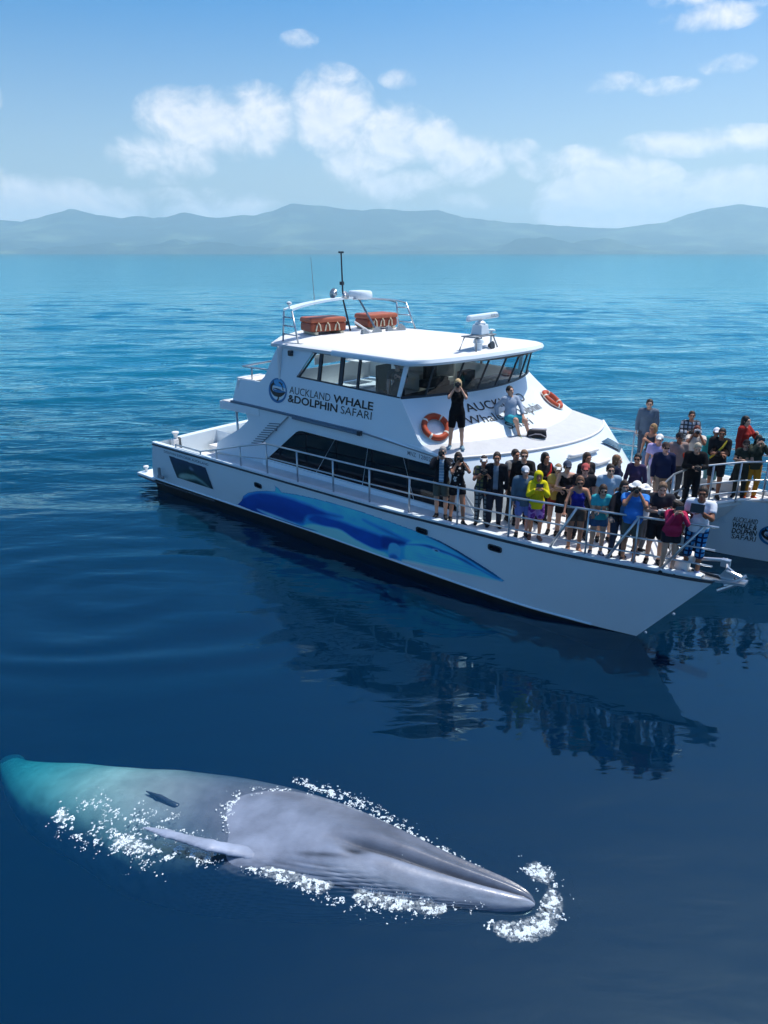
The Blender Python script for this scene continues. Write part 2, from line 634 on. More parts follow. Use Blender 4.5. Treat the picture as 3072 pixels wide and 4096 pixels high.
def sea_material():
    m = bpy.data.materials.new('sea_water')
    m.use_nodes = True
    nt = m.node_tree
    for n in list(nt.nodes):
        nt.nodes.remove(n)
    N = nt.nodes.new
    L = nt.links.new
    out = N('ShaderNodeOutputMaterial')
    geo = N('ShaderNodeNewGeometry')

    def noise(scale, sc, rz, detail=3, rough=0.5):
        mp = N('ShaderNodeMapping')
        mp.inputs['Rotation'].default_value = (0, 0, rad(rz))
        mp.inputs['Scale'].default_value = sc
        L(geo.outputs['Position'], mp.inputs[0])
        nz = N('ShaderNodeTexNoise')
        nz.inputs['Scale'].default_value = scale
        nz.inputs['Detail'].default_value = detail
        nz.inputs['Roughness'].default_value = rough
        nz.inputs['Distortion'].default_value = 0.4
        L(mp.outputs[0], nz.inputs['Vector'])
        return nz.outputs['Fac']
    sep = N('ShaderNodeSeparateXYZ')
    L(geo.outputs['Position'], sep.inputs[0])
    st = N('ShaderNodeMapRange')
    st.interpolation_type = 'SMOOTHSTEP'
    for k, v in (('From Min', 11.0), ('From Max', 30.0), ('To Min', 0.10), ('To Max', 1.0)):
        st.inputs[k].default_value = v
    L(sep.outputs[1], st.inputs['Value'])

    def mth(op, a, b):
        n = N('ShaderNodeMath'); n.operation = op
        for i, v in enumerate((a, b)):
            if isinstance(v, (int, float)):
                n.inputs[i].default_value = v
            else:
                L(v, n.inputs[i])
        return n.outputs[0]
    h = mth('ADD', mth('MULTIPLY', noise(0.55, (0.3, 1, 1), 6, 4), 0.27), mth('MULTIPLY', noise(2.1, (0.4, 1, 1), -5, 3), 0.075))
    h = mth('ADD', h, mth('MULTIPLY', noise(0.10, (0.3, 1, 1), 3, 2), 0.9))
    far = N('ShaderNodeMapRange')
    far.interpolation_type = 'SMOOTHSTEP'
    for k, v in (('From Min', 25.0), ('From Max', 130.0), ('To Min', 1.0), ('To Max', 0.22)):
        far.inputs[k].default_value = v
    L(sep.outputs[1], far.inputs['Value'])
    h = mth('MULTIPLY', h, far.outputs[0])
    h = mth('ADD', mth('MULTIPLY', h, st.outputs[0]), mth('MULTIPLY', noise(1.0, (0.6, 1, 1), 12, 2), 0.010))
    bp = N('ShaderNodeBump')
    bp.inputs['Strength'].default_value = 1.0
    bp.inputs['Distance'].default_value = 1.0
    L(h, bp.inputs['Height'])
    fr = N('ShaderNodeFresnel')
    fr.inputs['IOR'].default_value = 1.72
    L(bp.outputs[0], fr.inputs['Normal'])
    gl = N('ShaderNodeBsdfGlossy')
    gl.inputs['Color'].default_value = (0.55, 0.90, 1.0, 1)
    gl.inputs['Roughness'].default_value = 0.03
    L(bp.outputs[0], gl.inputs['Normal'])
    df = N('ShaderNodeBsdfDiffuse')
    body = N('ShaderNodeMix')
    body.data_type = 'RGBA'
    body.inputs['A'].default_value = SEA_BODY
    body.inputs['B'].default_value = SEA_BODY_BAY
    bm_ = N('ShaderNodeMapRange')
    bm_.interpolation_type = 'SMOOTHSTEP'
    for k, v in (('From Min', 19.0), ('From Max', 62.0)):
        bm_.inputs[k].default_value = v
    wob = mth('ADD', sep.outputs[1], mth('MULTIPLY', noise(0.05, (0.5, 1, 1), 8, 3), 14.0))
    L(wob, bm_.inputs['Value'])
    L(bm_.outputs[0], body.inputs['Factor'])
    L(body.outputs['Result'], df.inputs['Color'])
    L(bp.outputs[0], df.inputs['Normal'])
    tr = N('ShaderNodeBsdfTransparent')
    mx1 = N('ShaderNodeMixShader')
    mx1.inputs[0].default_value = 0.20
    L(tr.outputs[0], mx1.inputs[1]); L(df.outputs[0], mx1.inputs[2])
    mx2 = N('ShaderNodeMixShader')
    L(fr.outputs[0], mx2.inputs[0]); L(mx1.outputs[0], mx2.inputs[1]); L(gl.outputs[0], mx2.inputs[2])
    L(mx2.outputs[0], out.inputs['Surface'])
    va = N('ShaderNodeVolumeAbsorption')
    va.inputs['Color'].default_value = (0.0, 0.80, 0.84, 1)
    va.inputs['Density'].default_value = 0.85
    L(va.outputs[0], out.inputs['Volume'])
    return m


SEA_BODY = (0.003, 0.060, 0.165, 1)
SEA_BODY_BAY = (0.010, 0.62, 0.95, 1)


def build_sea():
    def axis(lo, hi, step, far, n=14):
        core = np.arange(lo, hi + 1e-6, step)
        g = np.geomspace(6.0, far, n)
        return np.concatenate([(lo - g)[::-1], core, hi + g])
    xs = axis(-70, 75, 0.3, 16000)
    ys = axis(2, 36, 0.14, 16000)
    ys = ys[ys <= 36.01]
    tail = []
    y, st = ys[-1], 0.16
    while y < 200:
        y += st; st = min(st * 1.02, 0.9); tail.append(y)
    ys = np.concatenate([ys, tail, y + np.geomspace(8, 16000, 14)])
    X, Y = np.meshgrid(xs, ys, indexing='ij')
    Z = sea_height(X, Y)
    nx, ny = X.shape
    V = np.stack([X, Y, Z], -1).reshape(-1, 3)
    I = np.arange(nx * ny).reshape(nx, ny)
    Q = np.stack([I[:-1, :-1], I[1:, :-1], I[1:, 1:], I[:-1, 1:]], -1).reshape(-1, 4)
    # skirt and floor close the body of water
    b = len(V)
    x0, x1, y0, y1 = xs[0], xs[-1], ys[0], ys[-1]
    Bv = np.array([[x0, y0, -14], [x1, y0, -14], [x1, y1, -14], [x0, y1, -14]], float)
    ring = list(I[:, 0]) + list(I[-1, 1:]) + list(I[-2::-1, -1]) + list(I[0, -2:0:-1])
    low = V[ring].copy(); low[:, 2] = -14
    nl = len(ring)
    V2 = np.concatenate([V, low])
    r = np.array(ring); l = b + np.arange(nl)
    S = np.stack([np.roll(r, -1), r, l, np.roll(l, -1)], -1)
    me = np_mesh('sea', V2, np.concatenate([Q, S]), sea_material())
    bm = bmesh.new(); bm.from_mesh(me); bm.verts.ensure_lookup_table()
    me.materials.append(mat('deep_dark_water', (0, 0, 0), 1.0, 0.0))
    bm.faces.new([bm.verts[i] for i in l[::-1]]).material_index = 1
    bm.to_mesh(me); bm.free()
    o = bpy.data.objects.new('sea', me)
    COL.objects.link(o)
    tag(o, kind='structure')
    return o


def build_hills():
    f = 2870.0
    # skyline above the horizon: (picture x / 3072 of the skyline, elevation in thousandths)
    sky = [(-1600, 60), (-700, 90), (0, 124), (70, 119), (140, 113), (240, 140), (335, 163), (420, 140), (520, 128), (590, 134), (650, 126), (700, 128), (775, 145), (850, 134), (930, 129), (1000, 137), (1040, 132), (1110, 150),
           (1180, 176), (1270, 171), (1390, 161), (1500, 157), (1620, 152), (1740, 153), (1850, 128), (1910, 122), (2050, 110), (2200, 100), (2330, 92), (2440, 90), (2560, 106), (2640, 112), (2720, 140), (2800, 163), (2900, 172),
           (2980, 163), (3072, 150), (3500, 130), (4300, 100), (5200, 60)]
    D = 7000.0
    xs = np.linspace(-7200, 7200, 520)
    ys = np.linspace(4700, 9200, 110)
    X, Y = np.meshgrid(xs, ys, indexing='ij')
    px = 1536 + xs / D * f * 1.06
    prof = np.interp(px, [p[0] for p in sky], [p[1] for p in sky]) / f * D / 1.06
    prof = prof * (1 + .10 * (fbm(xs / 260 + 5, xs * 0, oct=4) - .5)) + 10 * (fbm(xs / 90, xs * 0 + 2, oct=3) - .5)
    t = (Y - 4700) / (D - 4700)
    back = np.clip(1 - (Y - D) / 2300, 0, 1)
    rise = np.where(t < 1, np.clip(t, 0, 1) ** 1.7, back)
    nz = fbm(X / 420 + 3, Y / 420, oct=5)
    H = prof[:, None] * (rise * (0.82 + 0.36 * nz * (t < 0.93)) + 0.0)
    H = np.where(t >= 0.93, prof[:, None] * back, np.minimum(H, prof[:, None] * 0.97))
    # low coastal knolls in front
    kn = np.clip(fbm(X / 520 + 31, Y / 300 + 7, oct=4) - 0.42, 0, 1) * 330
    H = np.maximum(H, kn * np.exp(-((Y - 5050) / 260) ** 2) * (0.5 + 0.8 * vnoise(X / 900 + 2, Y * 0)))
    H = np.maximum(H, 16 * np.clip((Y - 4720) / 90, 0, 1) * (0.4 + vnoise(X / 150, Y / 150)))
    H[:, 0] = -3; H[:, -1] = -3; H[0] = -3; H[-1] = -3
    V = np.stack([X, Y, H], -1).reshape(-1, 3)
    I = np.arange(X.size).reshape(X.shape)
    Q = np.stack([I[:-1, :-1], I[1:, :-1], I[1:, 1:], I[:-1, 1:]], -1).reshape(-1, 4)
    m = bpy.data.materials.new('hill_bush')
    m.use_nodes = True
    nt = m.node_tree
    b = nt.nodes['Principled BSDF']
    b.inputs['Roughness'].default_value = 1.0
    b.inputs['Specular IOR Level'].default_value = 0.0
    geo = nt.nodes.new('ShaderNodeNewGeometry')
    n1 = nt.nodes.new('ShaderNodeTexNoise'); n1.inputs['Scale'].default_value = 0.0022; n1.inputs['Detail'].default_value = 8; n1.inputs['Roughness'].default_value = 0.6
    nt.links.new(geo.outputs['Position'], n1.inputs['Vector'])
    cr = nt.nodes.new('ShaderNodeValToRGB')
    cr.color_ramp.elements[0].position = 0.50; cr.color_ramp.elements[0].color = (0.014, 0.045, 0.045, 1)
    cr.color_ramp.elements[1].position = 0.66; cr.color_ramp.elements[1].color = (0.10, 0.15, 0.10, 1)
    nt.links.new(n1.outputs['Fac'], cr.inputs[0])
    nt.links.new(cr.outputs[0], b.inputs['Base Color'])
    o = np_obj('hills', V, Q, m)
    tag(o, kind='structure')


def build_haze():
    mb = MB()
    mb.box((0, 1500, 235), (30000, 17500, 540))
    m = bpy.data.materials.new('haze_air')
    m.use_nodes = True
    nt = m.node_tree
    for n in list(nt.nodes):
        nt.nodes.remove(n)
    out = nt.nodes.new('ShaderNodeOutputMaterial')
    pv = nt.nodes.new('ShaderNodeVolumePrincipled')
    pv.inputs['Color'].default_value = HAZE_COLOR
    pv.inputs['Density'].default_value = HAZE_DENSITY
    pv.inputs['Anisotropy'].default_value = 0.25
    nt.links.new(pv.outputs[0], out.inputs['Volume'])
    o = mb.build('haze', m)
    tag(o, kind='stuff', label='thin blue summer haze over the sea and far hills', cat='haze')


HAZE_COLOR = (0.66, 0.90, 1.0, 1)
HAZE_DENSITY = 0.00016
build_sea()
build_hills()
build_haze()

# ================================================================== the catamaran
BX, BY, BYAW = -7.61519654, 22.96528813, math.atan2(-0.646416048, 0.76298512)
# (stern corner of the near hull; local x = forward, y = to port, z = up from the waterline)
_ca, _sa = math.cos(BYAW), math.sin(BYAW)


def b2w(p):
    return Vector((BX + _ca * p[0] - _sa * p[1], BY + _sa * p[0] + _ca * p[1], p[2]))


white = mat('white_gelcoat', (0.72, 0.82, 0.88), 0.32, 0.5, vary=0.035, vscale=0.9, bump=0.02, bscale=2.0)
white2 = mat('white_paint', (0.78, 0.78, 0.77), 0.45, 0.4, vary=0.03, vscale=2.0)
deckm = mat('deck_nonskid', (0.66, 0.68, 0.68), 0.75, 0.3, vary=0.09, vscale=3.0, bump=0.15, bscale=70)
bandm = mat('grey_nonskid', (0.52, 0.54, 0.56), 0.8, 0.3, vary=0.06, vscale=5.0, bump=0.2, bscale=90)
antifoul = mat('black_antifouling', (0.008, 0.009, 0.012), 0.55, 0.4, vary=0.4, vscale=4.0)
darkrub = mat('dark_rubber', (0.02, 0.028, 0.04), 0.5, 0.4)
blackglass = mat('black_glass', (0.005, 0.006, 0.010), 0.05, 0.35)
steel = mat('stainless_steel', (0.50, 0.53, 0.56), 0.28, 0.5, metal=0.85, vary=0.1, vscale=6)
bluegrey = mat('blue_grey_trim', (0.10, 0.16, 0.22), 0.5, 0.4)
ink = mat('black_lettering', (0.006, 0.007, 0.009), 0.5, 0.4)
inkblue = mat('blue_print', (0.012, 0.16, 0.36), 0.45, 0.4)
greym = mat('grey_paint', (0.25, 0.28, 0.30), 0.6, 0.3, vary=0.1)
dark_in = mat('dark_interior', (0.022, 0.024, 0.028), 0.7, 0.3, vary=0.2, vscale=4)
creamv = mat('cream_vinyl', (0.55, 0.52, 0.46), 0.6, 0.3, vary=0.06)


def glass_mat():
    m = bpy.data.materials.new('window_glass')
    m.use_nodes = True
    nt = m.node_tree
    for n in list(nt.nodes):
        nt.nodes.remove(n)
    out = nt.nodes.new('ShaderNodeOutputMaterial')
    lw = nt.nodes.new('ShaderNodeLayerWeight'); lw.inputs[0].default_value = .5
    pw_ = nt.nodes.new('ShaderNodeMath'); pw_.operation = 'POWER'; pw_.inputs[1].default_value = 4.0
    nt.links.new(lw.outputs['Facing'], pw_.inputs[0])
    fr = nt.nodes.new('ShaderNodeMath'); fr.operation = 'MULTIPLY_ADD'; fr.inputs[1].default_value = .9; fr.inputs[2].default_value = .03
    nt.links.new(pw_.outputs[0], fr.inputs[0])
    tr = nt.nodes.new('ShaderNodeBsdfTransparent'); tr.inputs[0].default_value = (0.84, 0.92, 0.95, 1)
    gl = nt.nodes.new('ShaderNodeBsdfGlossy'); gl.inputs['Roughness'].default_value = 0.02
    mx = nt.nodes.new('ShaderNodeMixShader')
    nt.links.new(fr.outputs[0], mx.inputs[0]); nt.links.new(tr.outputs[0], mx.inputs[1]); nt.links.new(gl.outputs[0], mx.inputs[2])
    nt.links.new(mx.outputs[0], out.inputs[0])
    return m


glass = glass_mat()
boat = empty('catamaran', (BX, BY, 0), BYAW)
tag(boat, 'white two-deck catamaran with blue whale mural along its hull, crowded with people', 'catamaran')

# ---- hulls -------------------------------------------------------
GUN_Y = [(0, 0.0), (9.8, 0.0), (11.8, .12), (14.0, .28), (15.4, .50), (16.4, .72), (17.1, .88), (17.45, 1.0)]
KNU = [(0, .16, .36), (7.0, .16, .36), (9.5, .15, .33), (11.2, .20, .27), (12.4, .30, .20), (13.7, .45, .12), (14.6, .63, .07), (15.4, .81, .03), (16.1, 1.0, 0.0)]


def gun_y(x):
    return smooth_interp(GUN_Y, x)


def knu(x):
    return smooth_interp([(k[0], k[1]) for k in KNU], x), smooth_interp([(k[0], k[2]) for k in KNU], x)


def hull_side(s, t):
    """Outer face of the near hull. s in 0..1 along, t 0 (gunwale) .. 1 (knuckle)."""
    gx, kx = 17.45 * s, 16.1 * s
    ky, kz = knu(kx)
    gy = gun_y(gx)
    y = gy + (ky - gy) * (t ** 1.5)
    x0 = -0.45 * t * (1 - s) ** 8
    return Vector((gx + (kx - gx) * t + x0, y, 1.7 + (kz - 1.7) * t))


def hull_xy(x, z):
    """Point of the near outer side at given x, z (local)."""
    s = x / 17.0
    for _ in range(12):
        t = (1.7 - z) / 1.55
        for _ in range(4):
            p = hull_side(s, t)
            t += (p.z - z) / 1.4
        s += (x - p.x) / 17.0
    return hull_side(s, t)


def make_hull(mirror, stretch=0.0):
    S = [i / 70 for i in range(71)]
    mb = MB()

    def M(p):
        p = Vector(p)
        p.x += stretch * max(0.0, (p.x - 9) / 8.45) ** 1.5
        if mirror:
            p.y = 8 - p.y
        return p
    rows_o, rows_i, rows_b, rows_bi = [], [], [], []
    for s in S:
        rows_o.append([M(hull_side(s, t / 6)) for t in range(7)])
        k = hull_side(s, 1)
        c = 1.25 - .25 * max(0, (s - .6) / .4)
        bot = Vector((k.x - .9 * s ** 10, c, -0.65))
        rows_b.append([M((k.x, k.y + .05 * (1 - s ** 6), k.z - .002)), M((k.x - .2 * s ** 10, k.y + .05 * (1 - s ** 6) + (c - k.y) * .08, k.z - .45)), M(bot)])
        inn = []
        for t in range(5):
            p = hull_side(s, t / 4)
            inn.append(M((p.x, 2 * c - p.y, p.z)))
        rows_i.append(inn)
        rows_bi.append([M(bot), M((k.x - .2 * s ** 10, c + (c - k.y) * .65, k.z - .35)), M((k.x, 2 * c - k.y, k.z))])
    mb.grid(rows_o)
    mb.grid([[r[-1] for r in rows_o], [r[0] for r in rows_b]], mi=1)
    mb.grid(rows_b, mi=1)
    mb.grid(rows_i)
    mb.grid(rows_bi, mi=1)
    tr = rows_o[0] + rows_b[0] + rows_bi[0][1:] + rows_i[0][::-1]
    mb.add(tr, [tuple(range(len(tr)))])
    h = mb.build('hull', [white, antifoul], boat, auto=35)
    # rubbing strake just under the gunwale, and a lit capping rail
    rs, cr = MB(), MB()
    rs.grid([[M(hull_side(s, 0.008) + Vector((0, -.012, 0))), M(hull_side(s, .03) + Vector((0, -.035, 0))), M(hull_side(s, .05) + Vector((0, -.012, 0)))] for s in S])
    rs.build('rub_strake', darkrub, h)
    pr = []
    for s in S[:-1]:
        g = hull_side(s, 0)
        pr.append([M(g + Vector((0, -.02, .004))), M(g + Vector((0, -.02, .045))), M(g + Vector((0, .13, .045))), M(g + Vector((0, .13, -.03)))])
    cr.grid(pr)
    cr.build('capping_rail', white, h, auto=40)
    kn = MB()
    kn.tube([M(hull_side(s, .985) + Vector((0, -.012, 0))) for s in S[:-4]], .022, 6)
    kn.build('knuckle_line', white, h)
    return h


hull_near = make_hull(False)
hull_far = make_hull(True, 1.45)

# swim platform and stern fittings
mb = MB()
mb.prism([(-1.35, .10, .33), (-.3, .06, .33), (-.25, 2.4, .33), (-1.2, 2.4, .33)], (0, 0, .09))
mb.build('swim_platform', white, boat, bevel=.02)
mb = MB()
mb.prism([(-1.32, 5.6, .33), (-.3, 5.6, .33), (-.3, 7.9, .33), (-1.2, 7.9, .33)], (0, 0, .09))
mb.build('swim_platform', white, boat, bevel=.02)
mb = MB()
mb.tube([(-1.3, .12, .31), (-.4, .06, .31), (3, .10, .32)], .03, 6)
mb.build('platform_fender', darkrub, boat)
mb = MB()
mb.lathe([(.05, 0), (.05, .12), (.09, .14), (.09, .2), (.03, .22)], (-1.15, .35, .42), 10)
mb.build('bollard', white2, boat)
mb = MB()
mb.box((.30, -.05, .78), (.08, .09, .28)); mb.box((.38, -.06, .62), (.30, .10, .09))
mb.build('hull_fitting', greym, boat, bevel=.02)

# ---- decks -------------------------------------------------------
FRONT = [(17.2, 1.06), (16.85, 1.22), (16.4, 1.52), (16.0, 2.2), (15.6, 3.0), (15.45, 4.0), (15.6, 5.0), (16.0, 5.6), (16.4, 6.35), (16.95, 6.78), (17.9, 6.93), (18.5, 6.98)]


def far_gun(x):
    return 8 - gun_y(x - 1.45 * max(0, (x - 9) / 9.4) ** 1.5)


out_near = [(x, gun_y(x) + .05) for x in [2.4, 4, 6, 8, 9.8, 11, 12, 13, 14, 15, 15.6, 16.2, 16.7, 17.1]]
out_far = [(x, far_gun(x) - .05) for x in [18.3, 17.5, 16.5, 15, 14, 13, 12, 11, 9.8, 6, 4, 2.4]]
poly = out_near + FRONT + out_far
mb = MB()
mb.prism([(x, y, 1.57) for x, y in poly], (0, 0, .09))
mb.build('deck', deckm, boat)
mb = MB()   # front lip of the foredeck between the bows
mb.tube([(x, y, 1.70) for x, y in FRONT], .045, 8)
mb.build('deck_edge_rail', white2, boat, smooth=True)
mb = MB()   # wing deck underside between the hulls
mb.prism([(0.3, 2.0, .85), (15.0, 2.0, .95), (15.3, 2.4, 1.0), (15.1, 4, 1.05), (15.3, 5.6, 1.0), (15.0, 6.0, .95), (.3, 6.0, .85)], (0, 0, .45))
mb.build('bridge_deck', white2, boat)
mb = MB()   # front beam between the bridge deck and foredeck edge
F2 = FRONT[2:9]
mb.grid([[(x, y, 1.6), (x - .25, y, 1.25), (x - .5, y, 1.0)] for x, y in F2])
mb.build('front_beam', white2, boat, auto=40)

# aft cockpit: sole, bulwarks, seat
mb = MB()
mb.box((1.75, 4, 1.03), (3.6, 7.6, .06))
mb.build('cockpit_sole', deckm, boat)
mb = MB()
tw = [(-.02, .95), (-.10, 1.9), (-.16, 3.0), (-.18, 4.0), (-.16, 5.0), (-.10, 6.1), (0, 7.9)]
mb.grid([[(x - .03, y, .5), (x - .03, y, 1.74), (x + .24, y, 1.74), (x + .26, y, 1.02)] for x, y in tw])
mb.build('transom_bulwark', white, boat, auto=40)
mb = MB()
mb.box((.15, .74, 1.35), (.2, .2, .75)); mb.lathe([(.07, 0), (.07, .16), (.12, .18), (.12, .24)], (.15, .80, 1.72), 10)
mb.build('boarding_post', white2, boat, bevel=.02)
for yy in (.14, 7.86):
    mb = MB()
    mb.box((1.35, yy, 1.36), (2.5, .16, .66))
    mb.build('side_bulwark', white, boat, bevel=.03)
mb = MB()
mb.box((.52, 4.2, 1.26), (.5, 2.6, .42))
mb.build('bench_seat', white, boat, bevel=.03)
mb = MB()
mb.box((1.15, 5.4, 1.32), (.9, 1.2, .55)); mb.box((1.15, 5.4, 1.62), (.98, 1.28, .05))
mb.build('bait_locker', white, boat, bevel=.03)
mb = MB()
mb.box((.05, 5.75, 1.765), (.10, .75, .03))
mb.build('transom_pad', ink, boat)
mb = MB()
mb.tube([(3.3, .95, 1.6), (3.3, .95, 3.1)], .035, 8)
mb.build('awning_post', steel, boat, smooth=True)

# ---- lower cabin -------------------------------------------------
CY = 0.85


def gut_z(x):
    return interp([(2.6, 3.33), (3.2, 3.38), (8.5, 3.24), (11.16, 2.99)], x)


cab_out = [(2.25, 1.62), (2.36, 1.96), (3.5, 2.55), (3.95, 2.88), (3.88, 3.05), (3.90, 3.30), (5.7, 3.305), (8.5, 3.225), (10.3, 3.06), (11.16, 2.985), (12.18, 1.62)]
for side in (0, 1):
    mb = MB()
    yy = CY if side == 0 else 8 - CY
    off = .0 if side == 0 else .75
    pl = [(x + off * max(0, (x - 9) / 3), yy, z) for x, z in cab_out]
    mb.prism(pl, (0, .06 if side == 0 else -.06, 0))
    cab = mb.build('cabin_wall', white, boat)
    if side == 0:
        cabin_wall = cab
mb = MB()
mb.prism([(2.66, CY - .03, 3.08), (4.5, CY - .03, 3.08), (4.5, 8 - CY + .03, 3.08), (2.66, 8 - CY + .03, 3.08)], (0, 0, .24))
mb.build('upper_deck_overhang', white, boat, bevel=.02)
mb = MB()
mb.box((3.25, CY + .10, 3.335), (1.0, .22, .02))
mb.build('nonskid_tread', bandm, boat)
mb = MB()
mb.box((7.2, 4, 3.225), (6.2, 6.2, .05))
mb.build('upper_deck', deckm, boat)
mb = MB()
mb.box((4.3, 4, 2.1), (.08, 6.2, 1.98))
ab = mb.build('aft_bulkhead', white, boat)
mb = MB()
mb.box((4.25, 4.4, 1.98), (.04, 1.6, 1.8))
mb.build('cabin_door', blackglass, ab)
# gutter moulding between the storeys
mb = MB()
mb.prism([(3.2, CY - .035, 3.345), (8.5, CY - .035, 3.20), (8.5, CY - .035, 3.255), (3.2, CY - .035, 3.395)], (0, .12, 0))
mb.build('gutter', bluegrey, boat)
mb = MB()
mb.prism([(5.95, CY - .085, 3.225), (8.42, CY - .085, 3.155), (8.42, CY - .085, 3.225), (5.95, CY - .085, 3.295)], (0, .085, 0))
mb.build('boathook_rack', bluegrey, boat, bevel=.01)
mb = MB()
mb.box((8.47, CY - .05, 3.205), (.12, .10, .12))
mb.build('deck_light', darkrub, boat, bevel=.015)
mb = MB()
mb.prism([(8.5, CY - .02, 3.205), (11.16, CY - .02, 2.955), (11.16, CY - .02, 2.985), (8.5, CY - .02, 3.235)], (0, .10, 0))
mb.build('gutter', greym, boat)
# coaming at the foot of the cabin side
mb = MB()
mb.prism([(4.6, .76, 1.66), (12.25, .76, 1.66), (12.25, .80, 1.76), (4.6, .80, 1.80)], (0, .07, 0))
mb.build('coaming', white, boat)
# long black saloon window of four panes
wx_top = [(6.12, 2.925), (10.84, 2.775)]
wx_bot = [(4.72, 1.845), (11.62, 1.77)]


def win_pt(a, t):
    b_ = (wx_bot[0][0] + (wx_bot[1][0] - wx_bot[0][0]) * a, wx_bot[0][1] + (wx_bot[1][1] - wx_bot[0][1]) * a)
    t_ = (wx_top[0][0] + (wx_top[1][0] - wx_top[0][0]) * a, wx_top[0][1] + (wx_top[1][1] - wx_top[0][1]) * a)
    return (b_[0] + (t_[0] - b_[0]) * t, b_[1] + (t_[1] - b_[1]) * t)


cuts = [0.0, .30, .55, .80, 1.0]
for i in range(4):
    mb = MB()
    a0, a1 = cuts[i] + .002, cuts[i + 1] - .002
    corners = [win_pt(a0, 0), win_pt(a1, 0), win_pt(a1, 1), win_pt(a0, 1)]
    if i == 0:
        # rounded upper corner
        c = Vector(corners[3]); d1 = (Vector(corners[2]) - c).normalized(); d2 = (Vector(corners[0]) - c).normalized()
        corners = corners[:3] + [tuple(c + d1 * .16), tuple(c + d1 * .05 + d2 * .03), tuple(c + d2 * .12)]
    mb.prism([(x, CY - .012, z) for x, z in corners], (0, .02, 0))
    mb.build('window_pane', blackglass, cabin_wall)
# stair louvres let into the side of the aft wing
for k in range(10):
    mb = MB()
    f = k / 9
    xa, za = 4.05 + .85 * f, 2.20 + .72 * f
    mb.prism([(xa, CY - .014, za), (xa + .46, CY - .014, za + .05), (xa + .46, CY - .014, za + .075), (xa, CY - .014, za + .025)], (0, .02, 0))
    mb.build('louvre', bluegrey, cabin_wall)
mb = MB()
mb.tube([(4.55, CY - .05, 2.28), (5.2, CY - .05, 2.80), (5.75, CY - .03, 3.25)], .018, 6)
mb.box((5.2, CY - .03, 2.80), (.06, .06, .06))
mb.build('stair_handrail', greym, boat)
# far inside face of the cabin, seen past the front: cabin front slope
wb = lambda u: Vector((9.60 + .76 * (1 - u * u) + .12 * (1 + u), 4 + 2.93 * u, 4.22))
bi = lambda u: Vector((10.44 + .92 * (1 - u * u) + .42 * (1 + u), 4 + 3.1 * u, 3.20))
bo = lambda u: Vector((11.12 + 1.1 * (1 - u * u) + .56 * (1 + u), 4 + 3.14 * u, 3.01 + .05 * (1 - u * u)))
dk = lambda u: Vector((12.15 + 1.45 * (1 - u * u) + .62 * (1 + u), 4 + 3.05 * u, 1.66))
wt = lambda u: Vector((9.74 + .95 * (1 - u * u) + .12 * (1 + u), 4 + 2.82 * u, 5.04))
US = [-1 + i / 20 for i in range(41)]


def slope(A, B, u, v, off=0.0, bulge=0.0):
    p = A(u).lerp(B(u), v)
    if off or bulge:
        e = 1e-3
        du = A(u + e).lerp(B(u + e), v) - A(u - e).lerp(B(u - e), v)
        dv = B(u) - A(u)
        n = du.cross(dv).normalized()
        if n.x < 0:
            n = -n
        p = p + n * (off + bulge * math.sin(math.pi * v))
    return p


mb = MB()
mb.grid([[slope(wb, bi, u, v / 8, 0, -.05) for v in range(9)] for u in US])
front_slope = mb.build('front_slope', white, boat, auto=60)
mb = MB()
mb.grid([[slope(bi, bo, u, v / 3) for v in range(4)] for u in US])
mb.build('walk_band', bandm, boat, auto=60)
mb = MB()
mb.grid([[slope(bo, dk, u, v / 8, 0, .06) for v in range(9)] for u in US])
cab_front = mb.build('cabin_front', white, boat, auto=60)
mb = MB()
mb.tube([slope(bo, dk, u, .015, .02) for u in US], .035, 6)
mb.build('band_edge', white2, boat, smooth=True)
# sides that close the coach roof towards the walkway
for sgn in (-1, 1):
    mb = MB()
    P = [bi(sgn), bo(sgn), dk(sgn)]
    yo = CY if sgn < 0 else 8 - CY
    mb.grid([[bi(sgn), Vector((9.2, P[0].y, 3.24)), Vector((9.2, yo, 3.18))], [bi(sgn).lerp(bo(sgn), .5), Vector((10.6, yo, 3.10)), Vector((10.4, yo, 3.05))], [bo(sgn), Vector((11.2, yo, 3.0)), Vector((11.1, yo, 2.95))]])
    mb.build('coach_shoulder', white, boat)
    mb = MB()
    mb.tube([bo(sgn) + Vector((0, 0, -.01)), bo(sgn).lerp(dk(sgn), .5), dk(sgn)], .06, 8)
    mb.build('corner_pillar', white, boat, smooth=True)
# white tubular hand grips on the cabin front
for (u0, u1, v0) in ((-.16, .21, .215), (.04, .26, .405), (-.08, .16, .56)):
    mb = MB()
    mb.tube([slope(bo, dk, u0 + (u1 - u0) * k / 8, v0 + .01 * k / 8, .11) for k in range(9)], .055, 10)
    for uu in (u0 + .03, u1 - .03):
        mb.tube([slope(bo, dk, uu, v0, 0.0), slope(bo, dk, uu, v0, .10)], .03, 6)
    mb.build('grab_rail', white2, boat, smooth=True)
# skylight hatch
mb = MB()
mb.grid([[slope(bo, dk, .38 + (.575 - .38) * i / 4 + .24 * j / 4, .15 + .012 * i / 4 + .27 * j / 4, .05 + .06 * math.sin(math.pi * (.15 + .27 * j / 4))) for j in range(5)] for i in range(5)])
mb.build('skylight', mat('skylight_glass', (0.03, 0.08, 0.14), .08, .6), boat)

# ---- wheelhouse --------------------------------------------------
def wy(z):
    return 0.90 + (z - 3.3) / 6.0


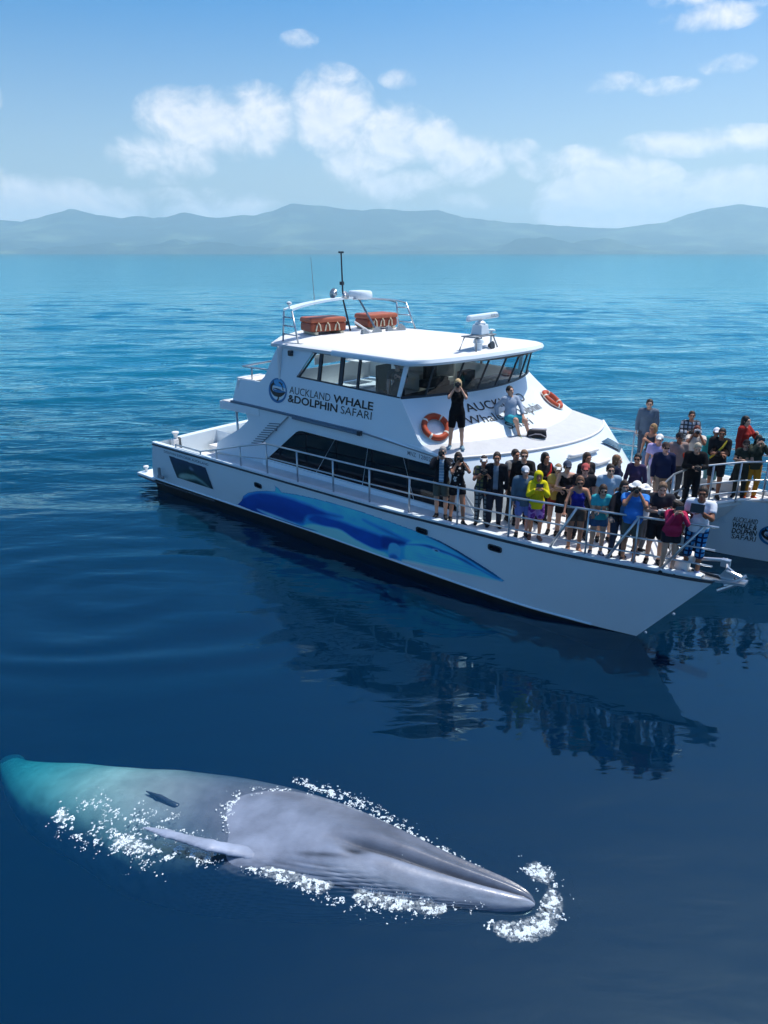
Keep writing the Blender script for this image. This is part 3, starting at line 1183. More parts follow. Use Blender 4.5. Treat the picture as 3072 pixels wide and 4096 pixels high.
def side_poly(poly, name, m, parent, th=.05, out=0.0, bevel=0.0):
    """Prism on the slanted wheelhouse side (near and far) from (x, z) outline."""
    obs = []
    for s in (0, 1):
        if s == 1 and name in ('lettering', 'logo'):
            continue
        mb = MB()
        pts = [Vector((x, wy(z) - out, z)) for x, z in poly]
        d = Vector((0, th, 0))
        if s == 1:
            pts = [Vector((p.x, 8 - p.y, p.z)) for p in pts]
            d = -d
        mb.prism(pts, d)
        obs.append(mb.build(name, m, parent, bevel=bevel))
    return obs


wh = empty('wheelhouse'); wh.parent = boat
side_poly([(3.2, 3.385), (3.36, 4.03), (4.38, 4.06), (4.56, 4.22), (5.02, 5.10), (6.47, 5.075), (5.90, 4.365), (5.90, 3.30)], 'side_wall', white, wh)
side_poly([(5.90, 3.30), (5.90, 4.365), (9.60, 4.235), (10.30, 3.32), (10.44, 3.21), (10.42, 3.06), (8.5, 3.225)], 'side_wall', white, wh)
side_poly([(5.02, 5.10), (9.76, 5.09), (9.74, 5.02), (6.47, 5.075)], 'side_wall', white, wh)
side_poly([(9.50, 4.24), (9.60, 4.235), (9.76, 5.06), (9.63, 5.06)], 'corner_post', white, wh, out=.004)
WT_ = lambda a: 6.51 + (9.66 - 6.51) * a
mull = [(5.95, 6.53, .05), (6.70, 6.72, .11), (7.49, 7.50, .13), (8.13, 8.14, .07)]
edges = [5.98, 6.70, 7.49, 8.13, 9.52]
for i in range(4):
    x0, x1 = edges[i] + .04, edges[i + 1] - .04
    t0, t1 = (6.55 if i == 0 else x0 + .01), (x1 + .02 if i < 3 else 9.63)
    zb = lambda x: 4.365 - (x - 5.9) * .035
    side_poly([(x0, zb(x0)), (x1, zb(x1)), (t1, 5.05), (t0, 5.055)], 'window_pane', glass, wh, th=.012, out=-.02)
for (xb, xt, w) in mull:
    side_poly([(xb, 4.355 - (xb - 5.9) * .035), (xb + w, 4.355 - (xb - 5.9) * .035), (xt + w, 5.055), (xt, 5.055)], 'mullion', darkrub, wh, th=.05, out=.006)
side_poly([(5.9, 4.345), (9.6, 4.215), (9.6, 4.25), (5.9, 4.38)], 'window_seal', darkrub, wh, th=.03, out=.005)
side_poly([(6.45, 5.045), (9.72, 5.0), (9.72, 5.035), (6.45, 5.08)], 'window_seal', darkrub, wh, th=.03, out=.005)
# forward-raked windscreen: eight panes between thin dark mullions
UB = [-1, -.79, -.53, -.25, 0, .25, .53, .79, 1]
for i in range(8):
    mb = MB()
    mb.grid([[slope(wt, wb, UB[i] + (UB[i + 1] - UB[i]) * k / 4, v / 2) for v in range(3)] for k in range(5)])
    mb.build('windscreen_pane', glass, wh, smooth=True)
for i in range(1, 8):
    mb = MB()
    a, b_ = wt(UB[i]), wb(UB[i])
    mb.tube([a, b_], .028, 6)
    mb.build('mullion', darkrub, wh)
for C_, nm, rr in ((wb, 'sill_seal', .035), (wt, 'head_seal', .03)):
    mb = MB()
    mb.tube([C_(u) for u in US], rr, 6)
    mb.build(nm, darkrub if nm == 'sill_seal' else white2, wh)
# aft end of the wheelhouse: open frame with corner panels
for yy in (1.32, 6.68):
    mb = MB()
    mb.box((5.2, yy, 4.2), (.06, .55, 1.85))
    mb.build('aft_panel', white2, wh)
mb = MB()
mb.prism([(3.3, .95, 3.35), (3.42, .99, 4.02), (3.42, 7.01, 4.02), (3.3, 7.05, 3.35)], (.05, 0, 0))
mb.build('aft_bulwark', white2, wh)
mb = MB()
mb.box((3.72, 1.5, 4.055), (.85, .9, .03)); mb.box((3.72, 6.3, 4.055), (.85, .9, .03))
mb.build('bulwark_shelf', white2, wh)
mb = MB()
mb.tube([(3.55, 1.1, 4.42), (4.65, 1.1, 4.42)], .025, 6); mb.tube([(3.95, 1.1, 4.05), (3.95, 1.1, 4.42)], .025, 6)
mb.tube([(3.55, 1.1, 4.42), (3.45, 6.9, 4.55)], .03, 6)
mb.build('aft_handrail', steel, wh, smooth=True)
mb = MB()
mb.prism([(3.40, 4.2, 4.10), (3.40, 6.9, 4.10), (3.40, 6.9, 4.5), (3.40, 4.2, 4.42)], (.04, 0, 0))
mb.build('spray_dodger', white2, wh)
# interior: sole, helm console, seats
mb = MB()
mb.box((7.4, 4, 3.27), (4.6, 5.8, .04))
mb.build('wheelhouse_sole', mat('pale_sole', (.42,.42,.40), .7, .3, vary=.08), wh)
mb = MB()
mb.grid([[slope(wb, bi, u, 0.02) + Vector((-.08, 0, -.03)), Vector((9.0, 4 + 2.4 * u, 4.10)), Vector((8.75, 4 + 2.4 * u, 3.3))] for u in [-.97 + 1.94 * k / 16 for k in range(17)]])
mb.build('helm_console', dark_in, wh)
mb = MB()
mb.box((8.75, 3.6, 4.2), (.3, 1.0, .22)); mb.box((8.95, 4.9, 4.25), (.25, .6, .28))
mb.build('instrument_pod', dark_in, wh, bevel=.03)
for (x, y) in ((7.7, 3.0), (7.7, 5.2)):
    mb = MB()
    mb.box((x, y, 3.85), (.55, .6, .16)); mb.box((x - .28, y, 4.25), (.12, .58, .75)); mb.tube([(x, y, 3.28), (x, y, 3.8)], .08, 8)
    mb.build('helm_seat', dark_in, wh, bevel=.04)
for (x, y) in ((5.9, 6.4), (6.9, 6.4)):
    mb = MB()
    mb.box((x, y, 3.75), (.85, .6, .2)); mb.box((x, y + .25, 4.1), (.85, .14, .7)); mb.box((x, y, 3.48), (.8, .5, .36))
    mb.build('bench_seat', creamv, wh, bevel=.03)

# roof with crowned top and rounded nose
ROOF = [(4.78, 1.17), (7.2, 1.14), (9.80, 1.12), (10.25, 1.45), (10.62, 1.95), (10.93, 2.6), (11.13, 3.3), (11.22, 4.0), (11.22, 4.6), (11.08, 5.3), (10.78, 5.95), (10.35, 6.45), (9.85, 6.75), (7.2, 6.86), (4.78, 6.83), (4.32, 6.1), (4.0, 5.1), (3.88, 4.0), (4.0, 2.9), (4.32, 1.9)]
cx, cy = 8.0, 4.0


def roof_z(x, y):
    return 5.10 + .16 * (1 - ((y - 4) / 3.0) ** 2) - .012 * (x - 5)


mb = MB()
rings = []
for sc, dz in ((.90, -.03), (1.0, -.03), (1.0, .055), (.985, .085), (.9, .085), (.7, .085), (.45, .085), (.2, .085)):
    rings.append([Vector((cx + (x - cx) * sc, cy + (y - cy) * sc, roof_z(cx + (x - cx) * sc, cy + (y - cy) * sc) + dz)) for x, y in ROOF])
mb.grid(rings, closed=True)
n = len(ROOF)
mb.add(rings[-1], [tuple(range(n))])
roof = mb.build('roof', [mat('roof_paint', (0.70, 0.72, 0.73), .6, .3, vary=.05, vscale=2.5)], boat, auto=50)
mb = MB()   # brow over the windscreen
mb.grid([[Vector((cx + (x - cx) * 1.006, cy + (y - cy) * 1.006, roof_z(x, y) - .05)), Vector((cx + (x - cx) * 1.012, cy + (y - cy) * 1.012, roof_z(x, y) + .01)), Vector((cx + (x - cx) * .995, cy + (y - cy) * .995, roof_z(x, y) + .09))] for x, y in ROOF[1:14]])
mb.build('roof_brow', white, boat, auto=50)
# headliner
mb = MB()
mb.add([Vector((cx + (x - cx) * .96, cy + (y - cy) * .96, 5.055)) for x, y in ROOF], [tuple(range(n))])
mb.build('headliner', creamv, wh)
RZ = 5.23
mb = MB()
mb.box((5.62, 1.14, 4.97), (.13, .12, .15))
mb.build('floodlight', darkrub, boat, bevel=.02)

# ---- lettering ---------------------------------------------------
def text_mesh(body, size, bold=0.0, shear=0.0):
    cu = bpy.data.curves.new('txt', 'FONT')
    cu.body = body
    cu.size = size
    cu.offset = bold * size
    cu.resolution_u = 3
    ob = bpy.data.objects.new('txt', cu)
    COL.objects.link(ob)
    me = bpy.data.meshes.new_from_object(ob, depsgraph=bpy.context.evaluated_depsgraph_get())
    V = [v.co.copy() for v in me.vertices]
    F = [tuple(p.vertices) for p in me.polygons]
    bpy.data.objects.remove(ob, do_unlink=True)
    bpy.data.curves.remove(cu)
    bpy.data.meshes.remove(me)
    return V, F


def put_text(body, size, fn, width=None, bold=0.0, name='lettering', m=None, parent=None):
    V, F = text_mesh(body, size, bold)
    w = max(v.x for v in V)
    k = 1.0 if width is None else width / w
    mb = MB()
    mb.add([fn(v.x * k, v.y) for v in V], F)
    return mb.build(name, m or ink, parent, fix=False)


def on_side(x0, z0, sl=-.022):
    def fn(u, v):
        z = z0 + v + u * sl
        return Vector((x0 + u - v * .02, wy(z) - .008, z))
    return fn


put_text('AUCKLAND', .285, on_side(5.66, 3.885), 1.60, -.004, parent=wh)
put_text('WHALE', .285, on_side(7.38, 3.848), 1.40, .022, parent=wh)
put_text('&DOLPHIN', .285, on_side(5.62, 3.648), 1.93, .022, parent=wh)
put_text('SAFARI', .285, on_side(7.66, 3.60), 1.10, -.002, parent=wh)
put_text('MNZ', .15, lambda u, v: Vector((10.02 + u, CY - .008, 2.905 + v - .075 * u)), .27, .004, m=bluegrey, parent=cabin_wall)
put_text('128020', .15, lambda u, v: Vector((10.36 + u, CY - .008, 2.88 + v - .075 * u)), .46, .004, m=bluegrey, parent=cabin_wall)


def on_slope(u0, v0, kv=1.52):
    def fn(x, y):
        u = u0 + x / 3.02
        return slope(wb, bi, u, v0 - y / kv, .012, -.05)
    return fn


put_text('AUCKLAND', .36, on_slope(-.50, .40), 2.40, .006, parent=front_slope)
put_text('Whale & Dolphin', .36, on_slope(-.575, .645), 2.98, .002, parent=front_slope)
put_text('Safari', .34, on_slope(-.245, .86), .95, .002, parent=front_slope)


# painted pictures: fine vertex-coloured sheets that follow the surface they are printed on
def sdpoly(P, poly):
    """Signed distance (negative inside) of points P(n,2) to a polygon."""
    poly = np.asarray(poly, float)
    a = poly; b = np.roll(poly, -1, 0)
    d = np.full(len(P), 1e9)
    ins = np.zeros(len(P), bool)
    for p, q in zip(a, b):
        e = q - p
        w = P - p
        t = np.clip((w @ e) / max(e @ e, 1e-9), 0, 1)
        d = np.minimum(d, np.hypot(*(w - t[:, None] * e).T))
        c = ((p[1] > P[:, 1]) != (q[1] > P[:, 1])) & (P[:, 0] < (q[0] - p[0]) * (P[:, 1] - p[1]) / (q[1] - p[1] + 1e-12) + p[0])
        ins ^= c
    return np.where(ins, -d, d)


def smoothpoly(poly, n=8):
    """Closed Catmull-Rom through the points."""
    P = [np.array(p, float) for p in poly]
    out = []
    m = len(P)
    for i in range(m):
        p0, p1, p2, p3 = P[i - 1], P[i], P[(i + 1) % m], P[(i + 2) % m]
        for k in range(n):
            t = k / n
            out.append(0.5 * ((2 * p1) + (-p0 + p2) * t + (2 * p0 - 5 * p1 + 4 * p2 - p3) * t**2 + (-p0 + 3 * p1 - 3 * p2 + p3) * t**3))
    return np.array(out)


def layer(col, P, poly, c, soft=0.01, amt=1.0, smooth=True):
    d = sdpoly(P, smoothpoly(poly) if smooth else poly)
    a = np.clip(0.5 - d / (2 * soft), 0, 1)[:, None] * amt
    return col * (1 - a) + np.array(c) * a


def decal(name, x0, x1, z0, z1, nx, nz, outline, paint, place, parent, rough=.35):
    gx = np.linspace(x0, x1, nx); gz = np.linspace(z0, z1, nz)
    X, Z = np.meshgrid(gx, gz, indexing='ij')
    P = np.stack([X.ravel(), Z.ravel()], 1)
    d = sdpoly(P, outline) if outline is not None else np.full(len(P), -1.0)
    col = paint(P)
    I = np.arange(nx * nz).reshape(nx, nz)
    Q = np.stack([I[:-1, :-1], I[1:, :-1], I[1:, 1:], I[:-1, 1:]], -1).reshape(-1, 4)
    keep = (d[Q] < 0).all(1)
    Q = Q[keep]
    used = np.unique(Q)
    remap = -np.ones(len(P), int); remap[used] = np.arange(len(used))
    V = np.array([place(P[i, 0], P[i, 1]) for i in used])
    m = mat(name + '_print', (1, 1, 1), rough, .4, attr='paint')
    me = np_mesh(name, V, remap[Q], m, smooth=True)
    ca = me.color_attributes.new('paint', 'FLOAT_COLOR', 'POINT')
    ca.data.foreach_set('color', np.concatenate([col[used], np.ones((len(used), 1))], 1).astype(np.float32).ravel())
    o = bpy.data.objects.new(name, me)
    COL.objects.link(o)
    o.parent = parent
    return o


# --- blue whale mural on the near hull (coordinates: x along the hull, z up)
mural_out = [(4.05, .44), (4.3, .62), (4.45, .82), (4.7, .98), (5.1, 1.12), (5.6, 1.24), (5.95, 1.30), (6.0, 1.42), (5.9, 1.5), (6.12, 1.44), (6.25, 1.335), (6.8, 1.40), (7.6, 1.45), (8.5, 1.475), (9.4, 1.46), (10.2, 1.415), (11.0, 1.34),
             (11.6, 1.25), (12.1, 1.12), (12.6, .95), (13.0, .80), (13.28, .66), (13.2, .60), (12.8, .585), (12.3, .54), (11.6, .47), (10.8, .40), (10.0, .365), (9.0, .365), (7.5, .375), (6.0, .38), (4.8, .39)]


def paint_mural(P):
    x, z = P[:, 0], P[:, 1]
    nz = fbm(x * 3, z * 6, oct=3)[:, None]
    t = np.clip((z - .4) / 1.05, 0, 1)[:, None]
    col = np.array(srgb(40, 140, 190)) * (1 - t) + np.array(srgb(66, 158, 200)) * t
    col = layer(col, P, [(4.0, .4), (4.5, .8), (5.2, 1.1), (6.2, 1.22), (7.2, 1.20), (8.0, 1.14), (8.55, 1.13), (8.0, 1.02), (7.3, .86), (7.1, .74), (7.0, .62), (6.8, .5), (5.5, .38)], srgb(18, 62, 136), .07)
    col = layer(col, P, [(4.3, .45), (5.0, .8), (6.0, .95), (6.8, .85), (6.8, .6), (5.5, .45)], srgb(16, 52, 120), .16, .7)
    col = layer(col, P, [(7.2, .72), (7.5, .95), (8.2, 1.0), (9.0, .98), (9.9, .95), (10.5, .98), (10.7, .92), (10.3, .80), (10.0, .66), (9.8, .52), (9.4, .48), (8.9, .56), (8.4, .70), (7.8, .66)], srgb(18, 66, 140), .06)
    col = layer(col, P, [(9.3, 1.25), (10.0, 1.17), (10.6, 1.06), (10.9, 1.0), (10.6, .98), (10.0, 1.07), (9.4, 1.19)], srgb(18, 78, 140), .05, .8)
    col = layer(col, P, [(9.9, .95), (10.45, .97), (10.65, .90), (10.4, .82), (10.2, .62), (9.85, .60)], srgb(18, 45, 110), .06, .85)
    # belly
    col = layer(col, P, [(7.3, .60), (7.8, .66), (8.4, .72), (8.9, .58), (9.5, .48), (9.9, .46), (9.9, .36), (8, .33), (6.9, .36)], srgb(120, 198, 226), .05)
    col = layer(col, P, [(5.0, .52), (6.0, .50), (6.9, .44), (7.2, .40), (5.5, .42)], srgb(120, 175, 215), .03, .8)
    col = layer(col, P, [(5.8, .42), (6.8, .43), (7.35, .455), (7.5, .43), (6.8, .38), (5.8, .37)], srgb(15, 40, 80), .02, .9)
    # flipper
    col = layer(col, P, [(10.12, .80), (10.3, .84), (10.42, .74), (10.4, .56), (10.3, .42), (10.15, .36), (10.02, .42), (10.03, .62)], srgb(70, 150, 200), .02)
    col = layer(col, P, [(10.12, .50), (10.25, .52), (10.33, .44), (10.15, .36), (10.04, .42)], srgb(22, 65, 130), .04, .8)
    # head
    col = layer(col, P, [(10.65, .95), (11.0, 1.12), (11.5, 1.12), (12.0, 1.0), (12.5, .82), (13.0, .68), (13.25, .63), (12.7, .60), (12.0, .56), (11.3, .52), (10.6, .48), (10.55, .72)], srgb(72, 165, 208), .04, .9)
    col = layer(col, P, [(10.6, .90), (11.1, .98), (11.5, .96), (11.9, .94), (12.4, .83), (12.9, .70), (13.2, .63), (12.7, .78), (12.2, .95), (11.7, 1.02), (11.2, 1.05)], srgb(18, 60, 125), .025, .9)
    col = layer(col, P, [(11.2, 1.26), (11.7, 1.17), (12.3, .98), (12.9, .76), (13.15, .68), (12.9, .82), (12.4, 1.01), (11.8, 1.22)], srgb(12, 38, 75), .02, .9)
    col = layer(col, P, [(11.38, .985), (11.5, 1.0), (11.58, .96), (11.48, .925), (11.38, .94)], srgb(110, 160, 200), .015, .8)
    col = layer(col, P, [(11.43, .97), (11.5, .98), (11.54, .955), (11.47, .94)], srgb(10, 25, 55), .01)
    # throat: pale lower edge with pleats
    col = layer(col, P, [(10.5, .44), (11.2, .50), (12.0, .56), (12.8, .60), (13.2, .61), (12.4, .53), (11.5, .44), (10.6, .37)], srgb(185, 208, 222), .04, .85)
    pl = 0.5 + 0.5 * np.sin((z - .06 * (x - 10.5)) * 90)
    m = np.clip((x - 10.7) / .5, 0, 1) * np.clip((13 - x) / .6, 0, 1) * np.clip((.86 - z) / .1, 0, 1)
    col = col * (1 - .16 * (pl * m)[:, None])
    d = -sdpoly(P, np.array(mural_out))
    edge = np.clip(1 - d / .035, 0, 1)[:, None] * ((z > .62) | (x < 5.0))[:, None]
    col = col * (1 - .72 * edge)
    return np.clip(col * 2.1 * (0.84 + .32 * nz), 0, .9)


def on_hull(x, z, off=.010):
    p = hull_xy(x, z)
    return Vector((p.x, p.y - off, p.z))


_hx = np.linspace(0, 16.2, 82); _hz = np.linspace(.30, 1.66, 18)
_HY = np.array([[hull_xy(a, b).y for b in _hz] for a in _hx])


def on_hull_fast(x, z, off=.012):
    i = min(max((x - _hx[0]) / (_hx[1] - _hx[0]), 0), len(_hx) - 1.001); j = min(max((z - _hz[0]) / (_hz[1] - _hz[0]), 0), len(_hz) - 1.001)
    a, b = int(i), int(j); f, g = i - a, j - b
    y = _HY[a, b] * (1 - f) * (1 - g) + _HY[a + 1, b] * f * (1 - g) + _HY[a, b + 1] * (1 - f) * g + _HY[a + 1, b + 1] * f * g
    return (x, y - off, z)


decal('whale_mural', 4.0, 13.35, .34, 1.52, 520, 80, mural_out, paint_mural, on_hull_fast, hull_near)


def paint_dolphin(P):
    x, z = P[:, 0], P[:, 1]
    nz = fbm(x * 5, z * 9, oct=4)[:, None]
    t = np.clip((z - .7) / .7, 0, 1)[:, None]
    col = np.array(srgb(22, 52, 60)) * (1 - t) + np.array(srgb(38, 52, 84)) * t
    col = layer(col, P, [(1.25, .74), (1.3, .86), (1.6, .95), (1.85, 1.02), (2.1, 1.02), (2.4, .93), (2.65, .80), (2.8, .72), (2.5, .78), (2.2, .84), (1.9, .80), (1.6, .76)], srgb(125, 165, 160), .05)
    col = layer(col, P, [(1.5, 1.0), (1.75, 1.12), (2.0, 1.13), (2.25, 1.03), (2.45, .92), (2.1, .99), (1.9, .97), (1.75, .98)], srgb(24, 44, 48), .04)
    col = layer(col, P, [(1.2, .78), (1.5, .90), (1.9, .93), (1.8, .84), (1.4, .74)], srgb(150, 180, 170), .05, .8)
    col = layer(col, P, [(1.7, .72), (2.0, .80), (2.5, .76), (2.4, .71)], srgb(24, 42, 40), .06, .8)
    col = layer(col, P, [(1.9, 1.20), (2.0, 1.26), (2.12, 1.18), (2.0, 1.15)], srgb(120, 150, 175), .04, .7)
    return col * (.7 + .6 * nz)


pic_out = [(0.86, 1.43), (2.80, 1.395), (3.0, .70), (1.08, .70)]
decal('dolphin_picture', .8, 3.05, .68, 1.45, 160, 60, pic_out, paint_dolphin, on_hull_fast, hull_near)
mb = MB()
V_, F_ = text_mesh('DOLPHIN EXPLORER AUCKLAND', .11, .004)
w_ = max(v.x for v in V_)
mb.add([on_hull_fast(.62 + v.x * 2.35 / w_, 1.49 + v.y - .01 * v.x) for v in V_], F_)
mb.build('stern_lettering', bluegrey, hull_near, fix=False)
# portholes
for (x, z, w) in ((5.24, 1.32, .30), (11.09, 1.385, .32), (13.03, 1.42, .34)):
    mb = MB()
    h_ = .15
    loop = []
    for k in range(20):
        q = 2 * math.pi * k / 20
        sx = math.copysign(abs(math.cos(q)) ** .45, math.cos(q)); sz = math.copysign(abs(math.sin(q)) ** .45, math.sin(q))
        loop.append((x + w / 2 * sx, z + h_ / 2 * sz - .01 * sx))
    a = [Vector(on_hull_fast(px, pz, .005)) for px, pz in loop]
    b_ = [Vector(on_hull_fast(px, pz, .03)) for px, pz in loop]
    c_ = [Vector(on_hull_fast(x + (px - x) * .80, z + (pz - z) * .72, .03)) for px, pz in loop]
    e_ = [Vector(on_hull_fast(x + (px - x) * .80, z + (pz - z) * .72, .008)) for px, pz in loop]
    mb.grid([a, b_, c_, e_], closed=True)
    fr_ = mb.build('porthole', darkrub, hull_near)
    mb = MB()
    mb.add(e_, [tuple(range(20))])
    mb.build('porthole_glass', blackglass, fr_)


# company roundel: blue ring, black whale, small dolphin
def roundel(fn, parent):
    ring = MB()
    N = 40
    for k in range(N):
        pass
    outer = [(math.cos(2 * math.pi * k / N), math.sin(2 * math.pi * k / N)) for k in range(N)]
    # ring thins towards the upper right
    inner = [(.83 * c + .035, .83 * s + .06) for c, s in outer]
    ring.grid([[fn(*p, 0) for p in outer], [fn(*p, 0) for p in inner]], closed=True)
    ring.build('logo_ring', inkblue, parent, fix=False)
    disc = MB()
    upper = [p for p in inner if p[1] > .30]
    disc.add([fn(p[0], p[1], .001) for p in upper], [tuple(range(len(upper)))])
    disc.build('logo_sky', mat('logo_light_blue', srgb(70, 165, 215), .45, .4), parent, fix=False)
    wh_ = smoothpoly([(-.52, .72), (-.42, .52), (-.22, .44), (-.38, .42), (-.56, .30), (-.60, .06), (-.48, -.10), (-.28, -.12), (-.02, -.02), (.40, -.06), (.84, .02), (.72, -.20), (.42, -.42), (.22, -.50), (.22, -.66), (.06, -.84), (-.02, -.78), (.08, -.62), (.05, -.50), (-.30, -.48), (-.62, -.28), (-.82, .05), (-.80, .35), (-.62, .52), (-.58, .62)], 5)
    w2 = MB(); w2.add([fn(p[0], p[1], .003) for p in wh_], [tuple(range(len(wh_)))])
    w2.build('logo_whale', ink, parent, fix=False)
    jaw = smoothpoly([(-.50, .12), (-.10, .18), (.45, .10), (.05, .07)], 5)
    w4 = MB(); w4.add([fn(p[0], p[1], .004) for p in jaw], [tuple(range(len(jaw)))])
    w4.build('logo_jaw', ink, parent, fix=False)
    belly = smoothpoly([(-.52, .10), (-.3, .02), (.1, .08), (.7, .06), (.82, .0), (.3, -.13), (-.1, -.16), (-.42, -.10)], 5)
    w5 = MB(); w5.add([fn(p[0], p[1], .0035) for p in belly], [tuple(range(len(belly)))])
    w5.build('logo_throat', inkblue, parent, fix=False)
    dol = smoothpoly([(.02, .70), (.25, .70), (.38, .62), (.5, .66), (.47, .52), (.56, .36), (.62, .20), (.66, .10), (.52, .16), (.48, .34), (.34, .50), (.14, .62)], 5)
    w3 = MB(); w3.add([fn(p[0], p[1], .003) for p in dol], [tuple(range(len(dol)))])
    w3.build('logo_dolphin', ink, parent, fix=False)


lg = empty('logo'); lg.parent = wh
roundel(lambda a, b, o: Vector((5.17 + .385 * a, wy(3.90 + .345 * b - .022 * a) - .007 - o, 3.90 + .345 * b - .012 * a)), lg)


# inner face of the far bow: lettering in four lines and the roundel
def far_inner(x, z):
    s0 = x / 18.6
    best = None
    s, t = x / 19.0, (1.7 - z) / 1.6
    for _ in range(25):
        p = hull_side(min(s, .999), t)
        c = 1.25 - .25 * max(0, (s - .6) / .4)
        px = p.x + 1.45 * max(0.0, (p.x - 9) / 8.45) ** 1.5
        t += (p.z - z) / 1.6
        s += (x - px) / 20.0
    return Vector((px, 8 - (2 * c - p.y), p.z))


def on_far(x0, z0):
    return lambda u, v: far_inner(x0 + u + .12 * v, z0 + v) + Vector((.004, -.014, 0))


for i, (tx, bold) in enumerate((('AUCKLAND', -.002), ('WHALE &', .02), ('DOLPHIN', .02), ('SAFARI', -.002))):
    put_text(tx, .215, on_far(16.30, 1.06 - .17 * i), .56, bold, parent=hull_far)
lg2 = empty('logo'); lg2.parent = hull_far
roundel(lambda a, b, o: far_inner(17.22 + .30 * a, .80 + .29 * b) + Vector((.004, -.012 - o, 0)), lg2)

# ---- guard rails -------------------------------------------------
def rail_set(name, top, heights, posts, r=.026, base=1.72):
    """top: list of (x, y, z) for the upper bar; heights: lower bars as a fraction; posts: indices."""
    o = MB()
    o.tube(top, r, 8)
    ob = o.build(name, steel, boat, smooth=True)
    for h in heights:
        m_ = MB()
        m_.tube([(p[0], p[1], base + (p[2] - base) * h) for p in top], r * .72, 6)
        m_.build('rail_bar', steel, ob, smooth=True)
    for i in posts:
        m_ = MB()
        p = top[i]
        m_.tube([(p[0], p[1], base - .06), p], r * .95, 8)
        m_.lathe([(r * 2.2, 0), (r * 2.2, .02)], (p[0], p[1], base - .01), 8)
        m_.build('post', steel, ob, smooth=True)
    return ob


px = [5.62, 6.86, 8.2, 9.45, 10.68, 12.0, 13.3, 14.6, 15.5, 16.4, 17.0, 17.35]
top = [(x, gun_y(min(x, 17.2)) + .07, interp([(5.6, 2.60), (12, 2.62), (14.6, 2.70), (17.4, 2.76)], x)) for x in px]
side_rail = rail_set('side_rail', top, (.56,), (0, 1, 2, 3, 4, 5, 6))
m_ = MB()
m_.tube([(p[0], p[1], 1.72 + (p[2] - 1.72) * .24) for p in top[5:]], .018, 6)
m_.build('rail_bar', steel, side_rail, smooth=True)
for (xb, xt) in ((14.25, 14.75), (15.42, 15.95), (16.45, 17.1)):    # raked braces of the bow rail
    m_ = MB()
    m_.tube([(xb, gun_y(xb) + .06, 1.70), (xt, gun_y(xt) + .07, interp([(14.6, 2.70), (17.4, 2.76)], xt))], .03, 8)
    m_.build('brace', steel, side_rail, smooth=True)
for xb in (15.0, 15.95):
    m_ = MB()
    m_.tube([(xb, gun_y(xb) + .07, 1.68), (xb, gun_y(xb) + .07, interp([(14.6, 2.70), (17.4, 2.76)], xb))], .022, 8)
    m_.build('post', steel, side_rail, smooth=True)
# low rail climbing from the stern
low = [(1.2, .08, 1.83), (2.5, .08, 1.83), (3.3, .08, 2.02), (4.45, .08, 2.33), (5.62, .07, 2.60)]
rail_set('stern_rail', low, (), (0, 1, 2, 3))
m_ = MB()
m_.tube([(3.3, .08, 1.92), (4.45, .08, 2.02), (5.62, .07, 2.16)], .018, 6)
m_.build('rail_bar', steel, boat, smooth=True)
# far side rail and the rail round the front of the foredeck
topf = [(x, far_gun(x) - .07, 2.68) for x in (4.5, 6, 8, 10, 11.5, 13, 14.5, 16, 17.2, 18.2)]
rail_set('far_side_rail', topf, (.55,), range(0, 10))
tf = [(16.75, 1.42, 2.68), (16.3, 1.75, 2.68), (15.85, 2.55, 2.69), (15.5, 3.3, 2.70), (15.42, 4.1, 2.70), (15.55, 4.95, 2.71), (15.9, 5.5, 2.71), (16.35, 6.2, 2.71), (16.85, 6.7, 2.71), (17.6, 6.86, 2.71), (18.3, 6.92, 2.71)]
fr_ = rail_set('front_rail', tf, (.52, .22), (0, 1, 2, 3, 4, 5, 6, 7, 8))
for (a, b_) in (((17.15, 6.80), (17.75, 6.88)), ((16.3, 1.62), (16.75, 1.42))):
    m_ = MB()
    m_.tube([(a[0], a[1], 1.7), (b_[0], b_[1], 2.71)], .03, 8)
    m_.build('brace', steel, fr_, smooth=True)

# anchor gear on the near bow
m_ = MB()
m_.prism([(17.0, .98, 1.62), (17.95, 1.0, 1.72), (17.95, 1.25, 1.72), (17.0, 1.3, 1.62)], (0, 0, .05))
m_.tube([(17.5, 1.02, 1.50), (17.8, 1.05, 1.72)], .045, 8)
m_.tube([(17.05, 1.28, 1.95), (17.5, 1.35, 2.02), (17.6, 1.1, 1.9), (17.85, 1.1, 1.85)], .04, 8)
m_.tube([(17.6, 1.0, 1.64), (17.92, 1.2, 1.86)], .035, 8)
m_.box((17.5, 1.3, 1.98), (.16, .12, .14))
m_.box((17.62, 1.12, 1.82), (.22, .05, .26), rot=(0, .5, 0))
m_.build('bow_roller', steel, boat)
m_ = MB()
m_.box((16.75, 1.12, 1.80), (.28, .22, .24)); m_.lathe([(.09, 0), (.09, .1), (.13, .12), (.13, .16), (.07, .2)], (16.9, 1.12, 1.9), 12)
m_.build('windlass', white2, boat, bevel=.02)
m_ = MB()
m_.tube([(16.95, 1.1, 1.75), (17.2, 1.18, 1.72), (17.45, 1.12, 1.74), (17.75, 1.12, 1.80)], .025, 6)
m_.build('anchor_chain', darkrub, boat)
for (sx, sz) in ((16.22, .02), (16.72, .62)):
    m_ = MB()
    m_.lathe([(.02, 0), (.035, .01), (.035, .03), (.015, .045)], (sx + .06, .985, sz + .12), 8)
    m_.build('bow_eye', steel, boat)

